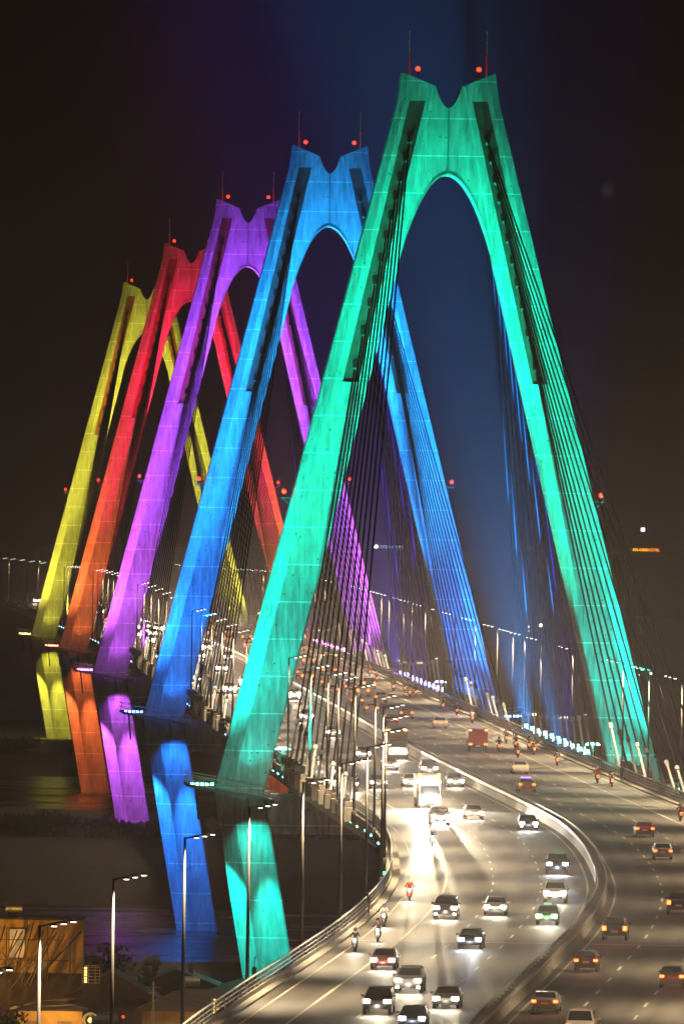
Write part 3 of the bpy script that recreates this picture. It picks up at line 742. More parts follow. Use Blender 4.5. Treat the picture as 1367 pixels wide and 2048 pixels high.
ON = [((694,-7.9),('suv','black')),((719,-7.6),('suv','grey','double')),((702,-3.9),('sedan','grey')),((679,-4.6),('sedan','black','cool')),((747,-11.4),('sedan','maroon')),
 ((776,-7.1),('sedan','black','cool')),((818,-11.2),('suv','black','double')),((825,-7.6),('sedan','silver')),((811,-3.1),('hatchback','green','taxi')),((846,-3.5),('suv','white')),
 ((901,-3.5),('suv','black','cool')),((1001,-3.2),('sedan','black','cool','double')),((1027,-6.8),('sedan','beige')),((1058,-9.3),('truck','white','bright')),((1012,-11.0),('suv','white','double','cool')),
 ((1119,-2.4),('sedan','silver')),((1112,-11.0),('sedan','grey')),((1172,-6.2),('sedan','white')),((1214,-3.0),('truck','beige')),((1211,-7.0),('hatchback','silver')),((1154,-3.0),('suv','grey')),
 ((1117,-7.2),('sedan','white')),((1367,-6.5),('suv','white')),((1299,-6.2),('sedan','silver')),((1547,-3.0),('sedan','white')),((1485,-3.2),('suv','white','double','far')),
 ((1560,-7.2),('suv','white','cool','double','far')),((1615,-3.2),('truck','white')),((1660,-7.2),('sedan','white','far')),((1700,-11),('suv','white','far')),((1745,-3.2),('suv','grey')),((1790,-7.2),('sedan','black')),
 ((1850,-3.2),('suv','white','double','far')),((1890,-7.2),('sedan','white')),((1930,-11),('suv','white','double','far')),((1985,-3.2),('sedan','black')),((2040,-7.2),('suv','white','far')),((2150,-11),('truck','white')),((2170,-7.2),('suv','white','far')),
 ((2230,-3.2),('sedan','white')),((2290,-11),('suv','white','double','far')),((2400,-7.2),('suv','white','far')),((2560,-11),('sedan','white')),((2780,-7.2),('suv','white','double','far')),((2640,-3.2),('suv','white','far')),((2557,-7.2),('suv','white','double','far')),((2457,-11),('suv','white','far')),((2475,-3.2),('suv','silver','double','far')),((2350,-5.5),('suv','white','far')),((2138,-3.2),('suv','white','double','far')),((2186,-11),('suv','white','far')),((2100,-7.2),('sedan','white','far')),((2012,-11.2),('suv','white','double','far')),((1905,-3.2),('suv','silver','double','far')),((1774,-11),('suv','white','double','far')),((1765,-7.2),('sedan','white','far')),((1812,-11),('sedan','white','far')),((1516,-11.2),('suv','white','double','far')),((1440,-7.2),('sedan','silver')),((1405,-11),('sedan','white')),((3050,-7.2),('truck','white')),((3100,-11),('suv','white','far')),((3180,-3.2),('suv','white'))]
OFF = [((790,2.9),('suv','black')),((748,2.9),('hatchback','maroon')),((698,2.9),('sedan','silver')),((670,6.6),('minivan','white')),((730,9.8),('hatchback','white')),((831,6.6),('suv','black')),
 ((987,7.0),('sedan','maroon')),((934,6.4),('hatchback','silver')),((1345,9.6),('sedan','silver')),((1245,8.2),('van_red','red')),((1164,7.7),('sedan','white')),((1106,4.2),('sedan','white','violet')),
 ((1390,7.6),('sedan','silver')),((1355,3.9),('hatchback','black')),((1413,4.2),('sedan','beige')),((1455,4.2),('hatchback','silver')),((1477,8.6),('sedan','white')),((1509,7.6),('suv','silver')),
 ((1555,10.8),('suv','grey')),((1537,7.2),('sedan','black')),((1566,3.6),('sedan','silver')),((1519,3.6),('sedan','red')),((1600,3.6),('suv','beige')),((1647,9.0),('truck','beige')),
 ((1632,4.2),('sedan','silver')),((1700,4.5),('sedan','grey')),((1720,9),('suv','silver')),((1790,4.5),('sedan','white')),((1810,9),('sedan','black')),((1870,5),('suv','white')),((1900,9.5),('sedan','silver')),
 ((1960,4.5),('sedan','white')),((1990,9),('suv','black')),((2050,4.5),('suv','white')),((2085,9),('sedan','silver')),((2140,4.5),('sedan','white')),((2200,9),('suv','grey')),((2260,4.5),('sedan','white')),((2330,9),('truck','beige')),
 ((3000,6),('truck','beige')),((2950,10),('suv','white'))]
KN = dict(sedan='saloon car', hatchback='hatchback', suv='high off-road car', minivan='van', truck='box truck', van_red='boxy van')
for lst, lit in ((ON, 'on'), (OFF, 'off')):
    order = sorted(range(len(lst)), key=lambda i: lst[i][0][0])
    for rank, i in enumerate(order):
        (Y, off), spec = lst[i]
        pr, key = vehicle(spec, lit)
        nm = ' '.join(w for w in (spec[1] if spec[0] != 'van_red' else 'bright red', KN[spec[0]]))
        ext = ' with violet roof light' if 'violet' in spec else ' with green roof sign' if 'taxi' in spec else ' with twin pairs of lamps' if 'double' in spec else ''
        lab = f'{nm}{ext}, {"oncoming" if lit == "on" else "driving away"}, {ordinal(rank)} nearest of its side'
        place(pr, key, P(Y, off, .004), -heading(Y)+(PI if lit == 'on' else 0), lab, 'oncoming cars on the bridge' if lit == 'on' else 'cars driving away on the bridge')

# ------------------------------------------------------------------ people and motorbikes
def body_mesh(pts, edges, reg, mats):
    """pts: name -> (x,y,z,r); reg: name -> material index"""
    names = list(pts); idx = {n: i for i, n in enumerate(names)}
    me = bpy.data.meshes.new('body_src'); me.from_pydata([pts[n][:3] for n in names], [(idx[a], idx[b]) for a, b in edges], [])
    o = bpy.data.objects.new('body_src', me); COL.objects.link(o)
    sk = o.modifiers.new('s', 'SKIN'); sk.use_smooth_shade = True
    for n in names:
        v = me.skin_vertices[0].data[idx[n]]; v.radius = (pts[n][3], pts[n][3]*(.8 if n in ('chest', 'belly', 'pelvis') else 1)); v.use_root = (n == 'pelvis')
    ss = o.modifiers.new('u', 'SUBSURF'); ss.levels = 1; ss.render_levels = 1
    dg = bpy.context.evaluated_depsgraph_get(); dg.update()
    m2 = bpy.data.meshes.new_from_object(o.evaluated_get(dg)); bpy.data.objects.remove(o); m2.name = 'person'
    m2.materials.clear()
    for m in mats: m2.materials.append(m)
    V = {n: Vector(pts[n][:3]) for n in names}
    for p in m2.polygons:
        c = p.center; best = min(edges, key=lambda e: _sd(c, V[e[0]], V[e[1]]))
        p.material_index = reg.get(best[1], 0); p.use_smooth = True
    return m2
def _sd(p, a, b):
    d = b-a; t = max(0, min(1, (p-a).dot(d)/max(d.length_squared, 1e-9))); return (p-a-d*t).length
def human(pose):
    p = {}; e = []; r = {}
    g = pose
    p['pelvis'] = (*g['pelvis'], .15); p['belly'] = (*g['belly'], .14); p['chest'] = (*g['chest'], .17); p['neck'] = (*g['neck'], .062); p['head'] = (*g['head'], .1); p['crown'] = (g['head'][0], g['head'][1], g['head'][2]+.12, .075)
    p['nose'] = (g['head'][0], g['head'][1]+.115, g['head'][2]+.02, .018)
    e += [('pelvis', 'belly'), ('belly', 'chest'), ('chest', 'neck'), ('neck', 'head'), ('head', 'crown'), ('head', 'nose')]
    for n in ('belly', 'chest'): r[n] = 1
    for s, L_ in ((-1, 'l'), (1, 'r')):
        for n, rad in (('sh', .075), ('el', .05), ('wr', .034)):
            q = g[n+L_] if n+L_ in g else (s*g[n][0], g[n][1], g[n][2]); p[n+L_] = (*q, rad)
        for n, rad in (('hip', .1), ('kn', .068), ('an', .045), ('toe', .04)):
            q = g[n+L_] if n+L_ in g else (s*g[n][0], g[n][1], g[n][2]); p[n+L_] = (*q, rad)
        e += [('chest', 'sh'+L_), ('sh'+L_, 'el'+L_), ('el'+L_, 'wr'+L_), ('pelvis', 'hip'+L_), ('hip'+L_, 'kn'+L_), ('kn'+L_, 'an'+L_), ('an'+L_, 'toe'+L_)]
        for n in ('sh', 'el'): r[n+L_] = 1
        r['wr'+L_] = 1
        for n in ('hip', 'kn', 'an'): r[n+L_] = 2
        r['toe'+L_] = 3
        w = Vector(p['wr'+L_][:3]); d = (w-Vector(p['el'+L_][:3])).normalized(); pl = w+d*.06
        p['palm'+L_] = (*pl, .032); e.append(('wr'+L_, 'palm'+L_))
        side = Vector((1, 0, 0)) if abs(d.x) < .7 else Vector((0, 1, 0))
        for k, ln in enumerate((.07, .08, .075, .06)):
            q = pl+d*ln+side*(k-1.5)*.021+Vector((0, 0, -.015)); n = f'f{k}{L_}'; p[n] = (*q, .009); e.append(('palm'+L_, n))
        q = pl+side*(-s)*.055+d*.02; p['th'+L_] = (*q, .01); e.append(('palm'+L_, 'th'+L_))
    return p, e, r
RIDE = dict(pelvis=(0, -.25, .86), belly=(0, -.22, 1.05), chest=(0, -.12, 1.28), neck=(0, -.08, 1.47), head=(0, -.04, 1.58), sh=(.2, -.1, 1.4), el=(.3, .12, 1.15), wr=(.3, .36, 1.06),
            hip=(.12, -.22, .84), kn=(.2, .2, .8), an=(.16, .12, .36), toe=(.17, .3, .31))
STAND = dict(pelvis=(0, 0, .93), belly=(0, 0, 1.1), chest=(0, .01, 1.33), neck=(0, 0, 1.5), head=(0, .02, 1.6), sh=(.19, 0, 1.42), el=(.24, .02, 1.13), wr=(.22, .2, .98),
             hip=(.1, 0, .9), kn=(.1, .04, .5), an=(.1, 0, .09), toe=(.12, .16, .05))
LEAN = dict(STAND, elr=(.22, .2, 1.18), wrr=(.12, .42, 1.2), chest=(0, .08, 1.31), neck=(.02, .14, 1.47), head=(.02, .19, 1.57))
def person_proto(pose, shirt, trousers, helmet=None):
    p, e, r = human(pose); me = body_mesh(p, e, r, [M['skin'], M['s_'+shirt], M['s_'+trousers], M['black']])
    o = ob('person', me); h = pose['head']
    if helmet:
        MB().sphere((h[0], h[1]-.01, h[2]+.05), .15, 12, 8).box((h[0], h[1]+.14, h[2]+.04), (.2, .06, .05)).obj('helmet', M['p_'+helmet], o, smooth=True)
    else:
        MB().sphere((h[0], h[1]-.025, h[2]+.06), .118, 12, 8).obj('hair', M['s_black'], o, smooth=True)
        for s in (-1, 1): MB().sphere((h[0]+s*.035, h[1]+.098, h[2]+.04), .013, 6, 4).obj('eye', M['black'], o)
    return o
def bike_proto(lit, colour):
    t = thing('motorbike', 'x', 'motorbike')
    b = MB(); b.prism([(.62, .3), (.58, .85), (.42, .98), (.35, .7), (.2, .42), (-.1, .4), (-.75, .62), (-.85, .8), (-.35, .78), (.0, .55), (.25, .34)], -.13, .13, 'x').obj('body', M['p_'+colour], t, bevel=.03)
    MB().box((0, -.42, .82), (.26, .75, .1)).obj('seat', M['black'], t, bevel=.03)
    MB().tube((-.33, .38, 1.03), (.33, .38, 1.03), .02).tube((0, .62, .35), (0, .42, 1.0), .03).obj('handlebar', M['dsteel'], t)
    for y_ in (.68, -.62):
        w = MB(); n = 18
        w.tube((-.05, y_, .28), (.05, y_, .28), .28, n=18).obj('wheel', M['black'], t)
    MB().tube((.14, -.2, .28), (.14, -.85, .36), .045).obj('exhaust', M['steel'], t)
    for s in (-1, 1): MB().box((s*.35, .36, 1.16), (.12, .03, .07)).obj('mirror', M['dsteel'], t)
    MB().box((0, .6, .88), (.2, .1, .15)).obj('headlight', M['head_w'] if lit == 'on' else M['head_off'], t, bevel=.02)
    MB().box((0, -.88, .78), (.22, .06, .12)).obj('tail_light', M['tail'] if lit == 'off' else M['tail_off'], t)
    MB().box((0, -.9, .6), (.2, .02, .15)).obj('number_plate', M['plate'], t)
    if lit == 'on':
        light('SPOT', 'headlight_beam', (1, .88, .66), 900, t, (0, .75, .9), (0, 20, -.2), 70, .9, .15)
        light('POINT', 'headlight_glare', (1, .87, .66), 60, t, (0, .9, .85), rad=.15)
    else: light('POINT', 'tail_glow', (1, .15, .03), 8, t, (0, -1.1, .75), rad=.1)
    return t
RID = [person_proto(RIDE, 'black', 'denim', 'black'), person_proto(RIDE, 'red', 'denim', 'white'), person_proto(RIDE, 'grey', 'black', 'red'), person_proto(RIDE, 'blue', 'grey', 'white'), person_proto(RIDE, 'white', 'black', 'blue')]
RN = ['black jacket and black helmet', 'red shirt and white helmet', 'grey jacket and red helmet', 'blue jacket and white helmet', 'white shirt and blue helmet']
BK = {(l, c): bike_proto(l, c) for l in ('on', 'off') for c in ('black', 'red', 'silver')}
BON = [(846,-15.2),(804,-15.3),(782,-14.4),(768,-15.1),(957,-13.6),(1100,-13.9),(1138,-14.2),(1169,-14.2),(1510,-14.0),(1585,-14.1),(1570,-13.6),(1657,-14.3),(1720,-14.5),(1740,-15.2),(1800,-14),(1880,-14.5),(1960,-15)]
BOFF = [(1029,13.6,1),(1016,14.4,1),(1195,14.2,0),(1137,14.2,1),(1125,14.8,0),(1248,15.4,2),(1437,15.1,0),(1409,15.4,3),(1370,15.2,4),(1246,10.9,0),(1280,14.0,2),(1280,15.2,0),(1257,13.6,3),(1251,14.8,0),(1223,11.6,2),(1236,14.4,0),
        (1679,13.8,0),(1650,14.4,1),(1644,15.3,2),(1598,14.1,1),(1559,14.6,0),(1534,15.0,3),(1545,13.9,0),(1509,14.4,4),(1512,15.4,0),(1730,14.5,0),(1800,14.9,2),(1860,14.3,0)]
for lst, lit in ((BON, 'on'), (BOFF, 'off')):
    for rank, it in enumerate(sorted(lst)):
        Y, off = it[0], it[1]; ri = it[2] if len(it) > 2 else (rank*2) % 5
        c = ['black', 'silver', 'black'][rank % 3] if ri != 1 else 'red'
        loc = P(Y, off, .004); rz = -heading(Y)+(PI if lit == 'on' else 0)
        sd = 'oncoming' if lit == 'on' else 'departing'
        place(BK[(lit, c)], ('b', lit, c), loc, rz, f'{c} motorbike, {ordinal(rank)} nearest in the {sd} motorbike lane', f'{sd} motorbikes')
        place(RID[ri], ('r', ri), loc, rz, f'person in {RN[ri]} riding the {ordinal(rank)} nearest {sd} motorbike', 'motorbike riders')
        RID[ri]['category'] = 'person'
for o in RID: o['category'] = 'person'
for Y, off, face, pose, sh, tr, lab in ((817, -17.15, -1, LEAN, 'brown', 'grey', 'person in brown jacket leaning on the rail of the curve'),
        (1139, 17.05, 1, LEAN, 'black', 'denim', 'person in black jacket leaning on rail before the green pylon'), (1141.5, 17.1, 1, STAND, 'brown', 'black', 'person in brown coat beside the leaning one'),
        (1056, 16.9, -1, STAND, 'black', 'black', 'person in black standing on kerb near frame edge'), (1390, 17.0, 1, LEAN, 'grey', 'black', 'person in grey leaning on rail before the blue pylon'),
        (1479, 17.0, 1, STAND, 'black', 'grey', 'person in dark top standing beside the blue pylon'), (1520, 17.0, -1, STAND, 'blue', 'black', 'person in blue standing just beyond the blue pylon'),
        (1563, 17.0, 1, LEAN, 'red', 'black', 'person in red leaning on rail by violet floodlights')):
    o = person_proto(pose, sh, tr); tag(o, lab, 'person', 'people standing at the railings')
    o.location = P(Y, off, .17); o.rotation_euler = (0, 0, -heading(Y)+(-PI/2 if face > 0 else PI/2) + (0 if off > 0 else 0))

wl = thing('work_lamp', 'bright white work lamp on a mast seen just left of the green leg', 'lamp', P(2077, 16.4, .15))
MB().tube((0, 0, 0), (0, 0, 3.0), .08).obj('mast', M['dsteel'], wl)
hd = MB().box((0, 0, 3.2), (1.1, .3, .7)).obj('housing', M['dsteel'], wl); MB().box((0, -.2, 3.2), (1.0, .1, .6)).obj('lens', M['head_w'], hd)
# small work lamp masts near the pylons
for nm, Y, off in (('green', 1196, 18.3), ('blue', 1500, 18.3), ('green', 1165, -18.4)):
    t = thing('pedestal_light', f'short post with flat round teal lit head by {nm} pylon on {"far" if off > 0 else "near"} side', 'lamp', P(Y, off, 0))
    MB().tube((0, 0, 0), (0, 0, 2.3), .22, .18, n=10).obj('post', M['kerb'], t)
    MB().tube((0, 0, 2.35), (0, 0, 2.6), .9, .6, n=14).obj('lamp_head', LEDM['green'] if nm == 'green' else LEDM['blue'], t)

# ------------------------------------------------------------------ riverside buildings (bottom left)
HX, HY = -27.6, 1150
t = thing('hoarding_building', 'unfinished building with tall ochre lit wall behind scaffolding', 'building', (-40, HY, 2))
MB().box((0, 3, 10.5), (24.8, 6, 5.8)).obj('ochre_wall', M['wall_y'], t)
MB().box((0, 4, 3.8), (24.8, 6, 7.6)).obj('ground_storey', M['wall_d'], t)
for x in (1.5, 5.2):
    f = MB().box((x, -.06, 10.8), (1.9, .1, 3.4)).obj('window', M['wall_b'], t); MB().box((x, -.13, 10.8), (1.6, .04, 3.1)).obj('pane', M['dim'], f)
MB().box((0, 3.0, 13.5), (25.2, 6.4, .25)).obj('roof_edge', M['dsteel'], t)
light('POINT', 'sodium_light', (1, .46, .07), 2600, t, (3, -9, 9), rad=.3)
light('POINT', 'sodium_light', (1, .46, .07), 2200, t, (-7, -9, 9), rad=.3)
sc = thing('scaffolding', 'rusty lattice of scaffold tubes leaning before the ochre wall', 'scaffold', (-40, HY-3, 2))
rnd = random.Random(5); b = MB()
for i in range(11): x = -12+2.3*i; b.tube((x, 0, 0), (x+rnd.uniform(-.2, .2), 0, rnd.uniform(10.8, 13.2)), .08, n=6)
for z in (2.3, 4.6, 7.0, 9.2, 11.2): b.tube((-12.5, .1, z), (11.3-rnd.uniform(0, 1), .1, z+rnd.uniform(-.2, .2)), .05, n=6)
for i in range(24): x = rnd.uniform(-4, 8); b.tube((x, -.2, rnd.uniform(5.5, 8)), (x+rnd.uniform(1.4, 4.4), -.2, rnd.uniform(11.5, 13.4)), .08, n=6)
for i in range(12): x = rnd.uniform(-11, 8); b.tube((x, -.4, rnd.uniform(6, 8)), (x+rnd.choice((-1, 1))*rnd.uniform(1.5, 3), -.4, rnd.uniform(9, 11)), .045, n=6)
for i in range(10):
    x = -11.5+2.3*i
    b.tube((x, -.05, 4.6+2.3*(i % 2)), (x+2.3, -.05, 7+2.2*(i % 2)), .05, n=6); b.tube((x+2.3, -.05, 2.3), (x, -.05, 4.6), .05, n=6)
b.obj('scaffold_tubes', M['dsteel'], sc)
def house(x, y, w, d, h, rh, wall, label, hip=False):
    t = thing('house', label, 'house', (x, y, 2), 0, 'houses on the near bank')
    MB().box((0, 0, h/2), (w, d, h)).obj('wall', wall, t)
    b = MB(); e = .6
    if hip: b.add([(-w/2-e, -d/2-e, h), (w/2+e, -d/2-e, h), (w/2+e, d/2+e, h), (-w/2-e, d/2+e, h), (-w/2+d/2, 0, h+rh), (w/2-d/2, 0, h+rh)], [(0,1,5,4),(1,2,5),(2,3,4,5),(3,0,4),(0,3,2,1)])
    else: b.prism([(-w/2-e, h-.1), (w/2+e, h-.1), (0, h+rh)], -d/2-e, d/2+e)
    b.obj('roof', M['roof'], t)
    return t
h1 = house(-24.3, 1148, 9.5, 9, 5.2, 3.0, M['wall_d'], 'low dark house with steep gable roof beside the ochre wall')
h2 = house(-30.6, 1128, 7.2, 6, 4.8, .9, M['wall_y'], 'small ochre walled shed below the scaffolding', True)
h3 = house(-14.5, 1135, 12.5, 8, 4.6, 2.2, M['wall_b'], 'plain brown house with small paned window at frame bottom', True)
h4 = house(-8.0, 1163, 14, 9, 5.0, 1.6, M['wall_d'], 'long dark roofed house in front of the green leg', True)
h5 = house(-17.5, 1166, 11, 8, 5.4, 2.2, M['wall_d'], 'dark gabled house against the blue reflection')
for hh, x in ((h5, 1.5), (h5, -2.5), (h4, -1.0)):
    b = MB(); b.box((x, 0, 7.2), (.5, .5, 1.4)); b.tube((x, 0, 7.9), (x, 0, 9.0), .05); b.obj('chimney', M['wall_d'], hh)
f = MB().box((2.2, -4.05, 2.7), (1.2, .08, 1.7)).obj('window', M['plate'], h3); MB().box((1.92, -4.1, 2.7), (.5, .03, 1.5)).box((2.48, -4.1, 2.7), (.5, .03, 1.5)).obj('pane', M['glass'], f)
for hh, x in ((h2, -1.6), (h2, 1.7)):
    f = MB().box((x, -3.05, 2.9), (1.5, .08, 1.6)).obj('window', M['wall_b'], hh)
f = MB().box((-.2, -4.55, 2.9), (1.5, .1, 1.7)).obj('window', M['wall_b'], h1); MB().box((-.2, -4.62, 2.9), (1.2, .04, 1.4)).obj('pane', M['glass'], f)
light('POINT', 'sodium_light', (1, .5, .12), 1500, h2, (1, -7, 5), rad=.2)
light('POINT', 'sodium_light', (1, .5, .12), 900, h3, (2, -9, 4), rad=.2)
for x, y, z, lab in ((-26.5, 1141, 8.9, 'tall glass stair turret glowing amber beside the ochre wall'), (-12.3, 1128, 6.3, 'glass lantern cabin glowing amber on the brown house roof')):
    t = thing('glass_lantern', lab, 'lantern', (x, y, z))
    MB().box((0, 0, 1.0), (1.9, 1.2, 2.0)).obj('glass_case', M['glass'], t)
    b = MB()
    for k in range(6): b.box((.1, -.62, .15+.34*k), (1.8, .05, .05))
    for k in (-.9, -.2, .5, .98): b.box((k, -.63, 1.0), (.05, .05, 2.0))
    b.obj('glazing_bars', M['steel'], t)
    b = MB()
    for k in range(5): b.box((-.55, -.66, .3+.36*k), (.3, .04, .24))
    b.obj('lit_panes', M['win'], t)
    MB().box((0, 0, -1.6), (1.7, 1.0, 3.2)).obj('shaft', M['wall_d'], t)
for x, y, z, r, lab in ((-26.0, 1120, 6.1, .95, 'round ring lamp glowing amber on the shed corner'), (-28.3, 1119, 4.5, .8, 'lower round ring lamp glowing amber near frame bottom')):
    t = thing('ring_lamp', lab, 'lamp', (x, y, z), 0, 'round amber lamps on the bank')
    b = MB(); n = 20
    for k in range(n):
        a0, a1 = 2*PI*k/n, 2*PI*(k+1)/n
        b.tube((r*.75*math.cos(a0), 0, r*.75*math.sin(a0)), (r*.75*math.cos(a1), 0, r*.75*math.sin(a1)), r*.16, n=6, cap=False)
    b.obj('glass_ring', M['dim'], t); MB().sphere((0, 0, 0), r*.3).obj('bulb', M['win'], t)
    MB().tube((0, .3, 0), (2.8, .9, -.1), r*.8, r*.7, n=14).obj('drum', M['dsteel'], t)
    MB().tube((0, .4, 0), (0, .4, -z+2), .1).obj('post', M['dsteel'], t)
t = thing('red_signal_lamp', 'small red lamp on a stub post before the dark house', 'lamp', (-22.6, 1124, 6.3)); MB().sphere((0, 0, 0), .13).obj('lamp', M['beacon'], t); MB().tube((0, .3, -4.3), (0, .3, .1), .08).obj('post', M['dsteel'], t)

for x, y, z, lab in ((-15.5, 1136, 8.7, 'steel water tank lying on the brown house roof'), (-20.3, 1167, 9.4, 'steel water tank on the dark gabled house'), (-35.2, 1151, 15.7, 'steel water tank on top of the ochre walled building')):
    t = thing('water_tank', lab, 'water tank', (x, y, z)); MB().tube((-.9, 0, .9), (.9, 0, .9), .55, n=14).obj('drum', M['steel'], t, smooth=False)
    MB().box((-.6, 0, .2), (.1, 1.0, .8)).box((.6, 0, .2), (.1, 1.0, .8)).box((0, 0, .35), (1.3, .1, .1)).obj('cradle', M['dsteel'], t)
t = thing('utility_pole', 'concrete utility pole with sagging wires before the dark houses', 'pole', (-19.4, 1122, 2))
MB().tube((0, 0, 0), (0, 0, 8.2), .16, .1).box((0, 0, 7.6), (1.6, .1, .1)).box((0, 0, 7.0), (1.2, .1, .1)).obj('pole', M['conc'], t)
for k, (dz, dx) in enumerate(((7.7, -.7), (7.7, .7), (7.1, -.5), (7.1, .5), (6.6, 0))):
    b = MB()
    for sg in (-1, 1):
        p0 = Vector((dx, 0, dz))
        for q in range(1, 11):
            tq = q/10; p1 = Vector((dx+sg*26*tq, 2*tq, dz-2.2*math.sin(PI*tq)*.8-(.6 if sg > 0 else 0)*tq)); b.tube(p0, p1, .025, n=4, cap=False); p0 = p1
    b.obj('wire', M['black'], t)
def tree(x, y, z, h, cr, seed, label, n=500, leaf=.4):
    r = random.Random(seed); t = thing('tree', label, 'tree', (x, y, z), 0)
    b = MB(); b.tube((0, 0, 0), (.2, 0, h*.6), .22, .12)
    tips = []
    for k in range(7):
        a = r.uniform(0, 6.28); q = (cr*.7*math.cos(a), cr*.7*math.sin(a), h*r.uniform(.6, 1)); b.tube((.15, 0, h*r.uniform(.35, .6)), q, .09, .03, n=5); tips.append(q)
    b.obj('trunk', M['bark'], t); b = MB()
    for k in range(n):
        c = r.choice(tips); p = Vector(c)+Vector((r.gauss(0, 1), r.gauss(0, 1), r.gauss(0, .8)))*cr*.3
        u = Vector((r.uniform(-1, 1), r.uniform(-1, 1), r.uniform(-1, 1))).normalized(); w = u.orthogonal().normalized()
        s_ = leaf*r.uniform(.5, 1.1); b.add([p-u*s_, p+w*s_*.5, p+u*s_, p-w*s_*.5], [(0, 1, 2, 3)])
    b.obj('crown', M['veg'], t, fix=False); return t
tree(-25.2, 1160, 2, 9.3, 2.2, 3, 'small leafy tree silhouetted beside the ochre wall', 420, .42)
tree(-21.6, 1164, 2, 7.6, 1.3, 4, 'smaller tree right of the leafy one', 160, .35)
tree(-34.5, 1112, 2, 4.5, 2.4, 8, 'dark bush-like tree at the bottom corner', 500, .35)

def reeds(name, x0, x1, y0, y1, zfn, n, h0, h1, seed):
    r = random.Random(seed); b = MB()
    for k in range(n):
        x = r.uniform(x0, x1); y = r.uniform(y0, y1); z = zfn(x, y); h = r.uniform(h0, h1)*(.6+.4*math.sin(x/6.0)*math.sin(x/2.3+1)); w = r.uniform(.1, .35)
        dx = r.uniform(-.5, .5); a = r.uniform(0, PI); c, s_ = math.cos(a)*w, math.sin(a)*w
        b.add([(x-c, y-s_, z-.3), (x+c, y+s_, z-.3), (x+dx+c*.2, y, z+h), (x+dx-c*.3, y+.1, z+h*.8)], [(0, 1, 2, 3)])
    o = b.obj(name, M['veg'], fix=False); o['kind'] = 'stuff'
    tag(o, 'dark reeds and low scrub growing on the river island' if 'island' in name else 'dark scrub on the far river bank', 'reeds')
reeds('island_reeds', -75, 30, 1700, 1790, lambda x, y: 4.3, 9000, .8, 2.6, 1)
reeds('island_edge_reeds', -75, 20, 1835, 1866, lambda x, y: 1.6, 4500, 1, 3.0, 2)
reeds('far_bank_reeds', -110, -20, 2250, 2350, lambda x, y: 2.0, 8000, .6, 2.6, 3)

# ------------------------------------------------------------------ distant town: signs and lights on dark buildings
def text(body, size, m, parent, loc, name='lettering'):
    c = bpy.data.curves.new(name, 'FONT'); c.body = body; c.size = size; c.extrude = .08; c.align_x = 'LEFT'; c.offset = .02*size
    o = bpy.data.objects.new(name, c); COL.objects.link(o)
    dg = bpy.context.evaluated_depsgraph_get(); me = bpy.data.meshes.new_from_object(o.evaluated_get(dg)); bpy.data.objects.remove(o)
    me.materials.clear(); me.materials.append(m)
    q = ob(name, me, parent, loc); q.rotation_euler = (PI/2, 0, 0); return q
def far_block(x, y, w, d, h, label):
    t = thing('distant_building', label, 'building', (x, y, 2.3)); MB().box((0, 0, h/2), (w, d, h)).obj('wall', M['wall_d'], t)
    MB().box((0, 0, h+.5), (w*.5, d*.5, 2.0)).obj('roof_plant', M['wall_d'], t); return t
t = far_block(17.5, 4200, 30, 20, 28.5, 'dark distant block carrying a small pale illuminated name sign')
text('OCEAN PARK', 1.5, M['sign_t'], t, (-2.2, -10.4, 28.9), 'sign_lettering').parent = t
MB().prism([(-4.8, 29.0), (-3.9, 30.4), (-3.0, 29.9), (-2.8, 29.2), (-3.6, 28.7)], -10.5, -10.2).obj('sign_emblem', M['sign_w'], t)
t = far_block(128, 4400, 30, 22, 26, 'dark distant hotel with orange rooftop sign and lit white square')
text('450-4.000', 1.55, M['sign_y'], t, (-7.0, -11.4, 27.4), 'sign_lettering'); text('HOTEL', 1.55, M['sign_o'], t, (-.6, -11.4, 27.4), 'sign_lettering')
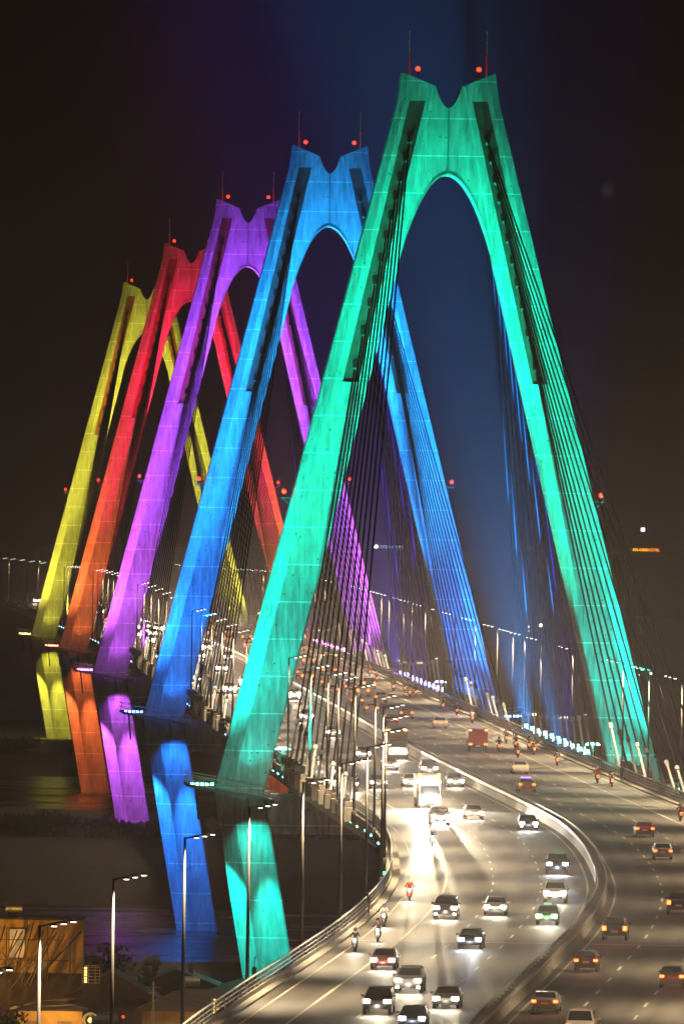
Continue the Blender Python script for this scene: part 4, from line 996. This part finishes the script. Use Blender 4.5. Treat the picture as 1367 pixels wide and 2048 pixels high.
MB().box((-6.3+3.0, -3, 30.8), (9, 3, 7)).obj('roof_tower', M['wall_d'], t)
MB().box((-2.6, -4.6, 36.3), (1.7, .2, 1.6)).obj('white_panel', M['sign_w'], t); MB().tube((-2.6, -4.3, 30), (-2.6, -4.3, 36), .15).obj('panel_mast', M['dsteel'], t)
for k, (x, y, z, mm, r) in enumerate(((64.5, 3400, 13.5, 'farw', .55), (60.5, 3400, 13.0, 'farw', .3), (60.5, 3402, 11.6, 'farw', .3), (43.5, 3400, 11.8, 'farw', .25), (-45.5, 3300, 31, 'farw', .3), (84, 3100, 3.2, 'sign_w', .3), (92, 3120, 3.1, 'sign_w', .35), (88, 3100, 3.0, 'farw', .2), (-120, 4200, 24, 'farw', .2), (-138, 4200, 21, 'farw', .2), (-150, 4200, 17, 'farw', .2))):
    z = max(z, 4)
    t = thing('distant_mast_light', f'{ordinal(k)} lone light of the far shore counted from the green pylon', 'lamp', (x, y, 2), 0, 'lone lights on the far shore')
    MB().tube((0, .3, 0), (0, .3, z-2), .12).obj('mast', M['dsteel'], t); MB().sphere((0, 0, z-2), r, 8, 5).obj('lamp', M[mm], t)

# ------------------------------------------------------------------ night haze
hz = MB().box((0, 3640, 68), (2960, 7760, 144)).mesh('haze', None) if False else None
b = MB(); b.box((0, 3650, 70.5), (3400, 8100, 146)); m = bpy.data.materials.new('haze'); m.use_nodes = True
nt = m.node_tree; nt.nodes.remove(nt.nodes['Principled BSDF']); pv = nt.nodes.new('ShaderNodeVolumePrincipled')
pv.inputs['Density'].default_value = HAZE; pv.inputs['Color'].default_value = (.95, .8, .77, 1); pv.inputs['Anisotropy'].default_value = .8
nt.links.new(pv.outputs[0], nt.nodes['Material Output'].inputs['Volume'])
hz = b.obj('haze', m); hz['kind'] = 'stuff'; tag(hz, 'thin even night haze over river and bridge', 'haze')
m.cycles.homogeneous_volume = True
# prototypes that were never placed are dropped
for o in [o for o in COL.objects if o.parent is None and o.get('label') == 'x']:
    for c in [o]+list(o.children_recursive): bpy.data.objects.remove(c)
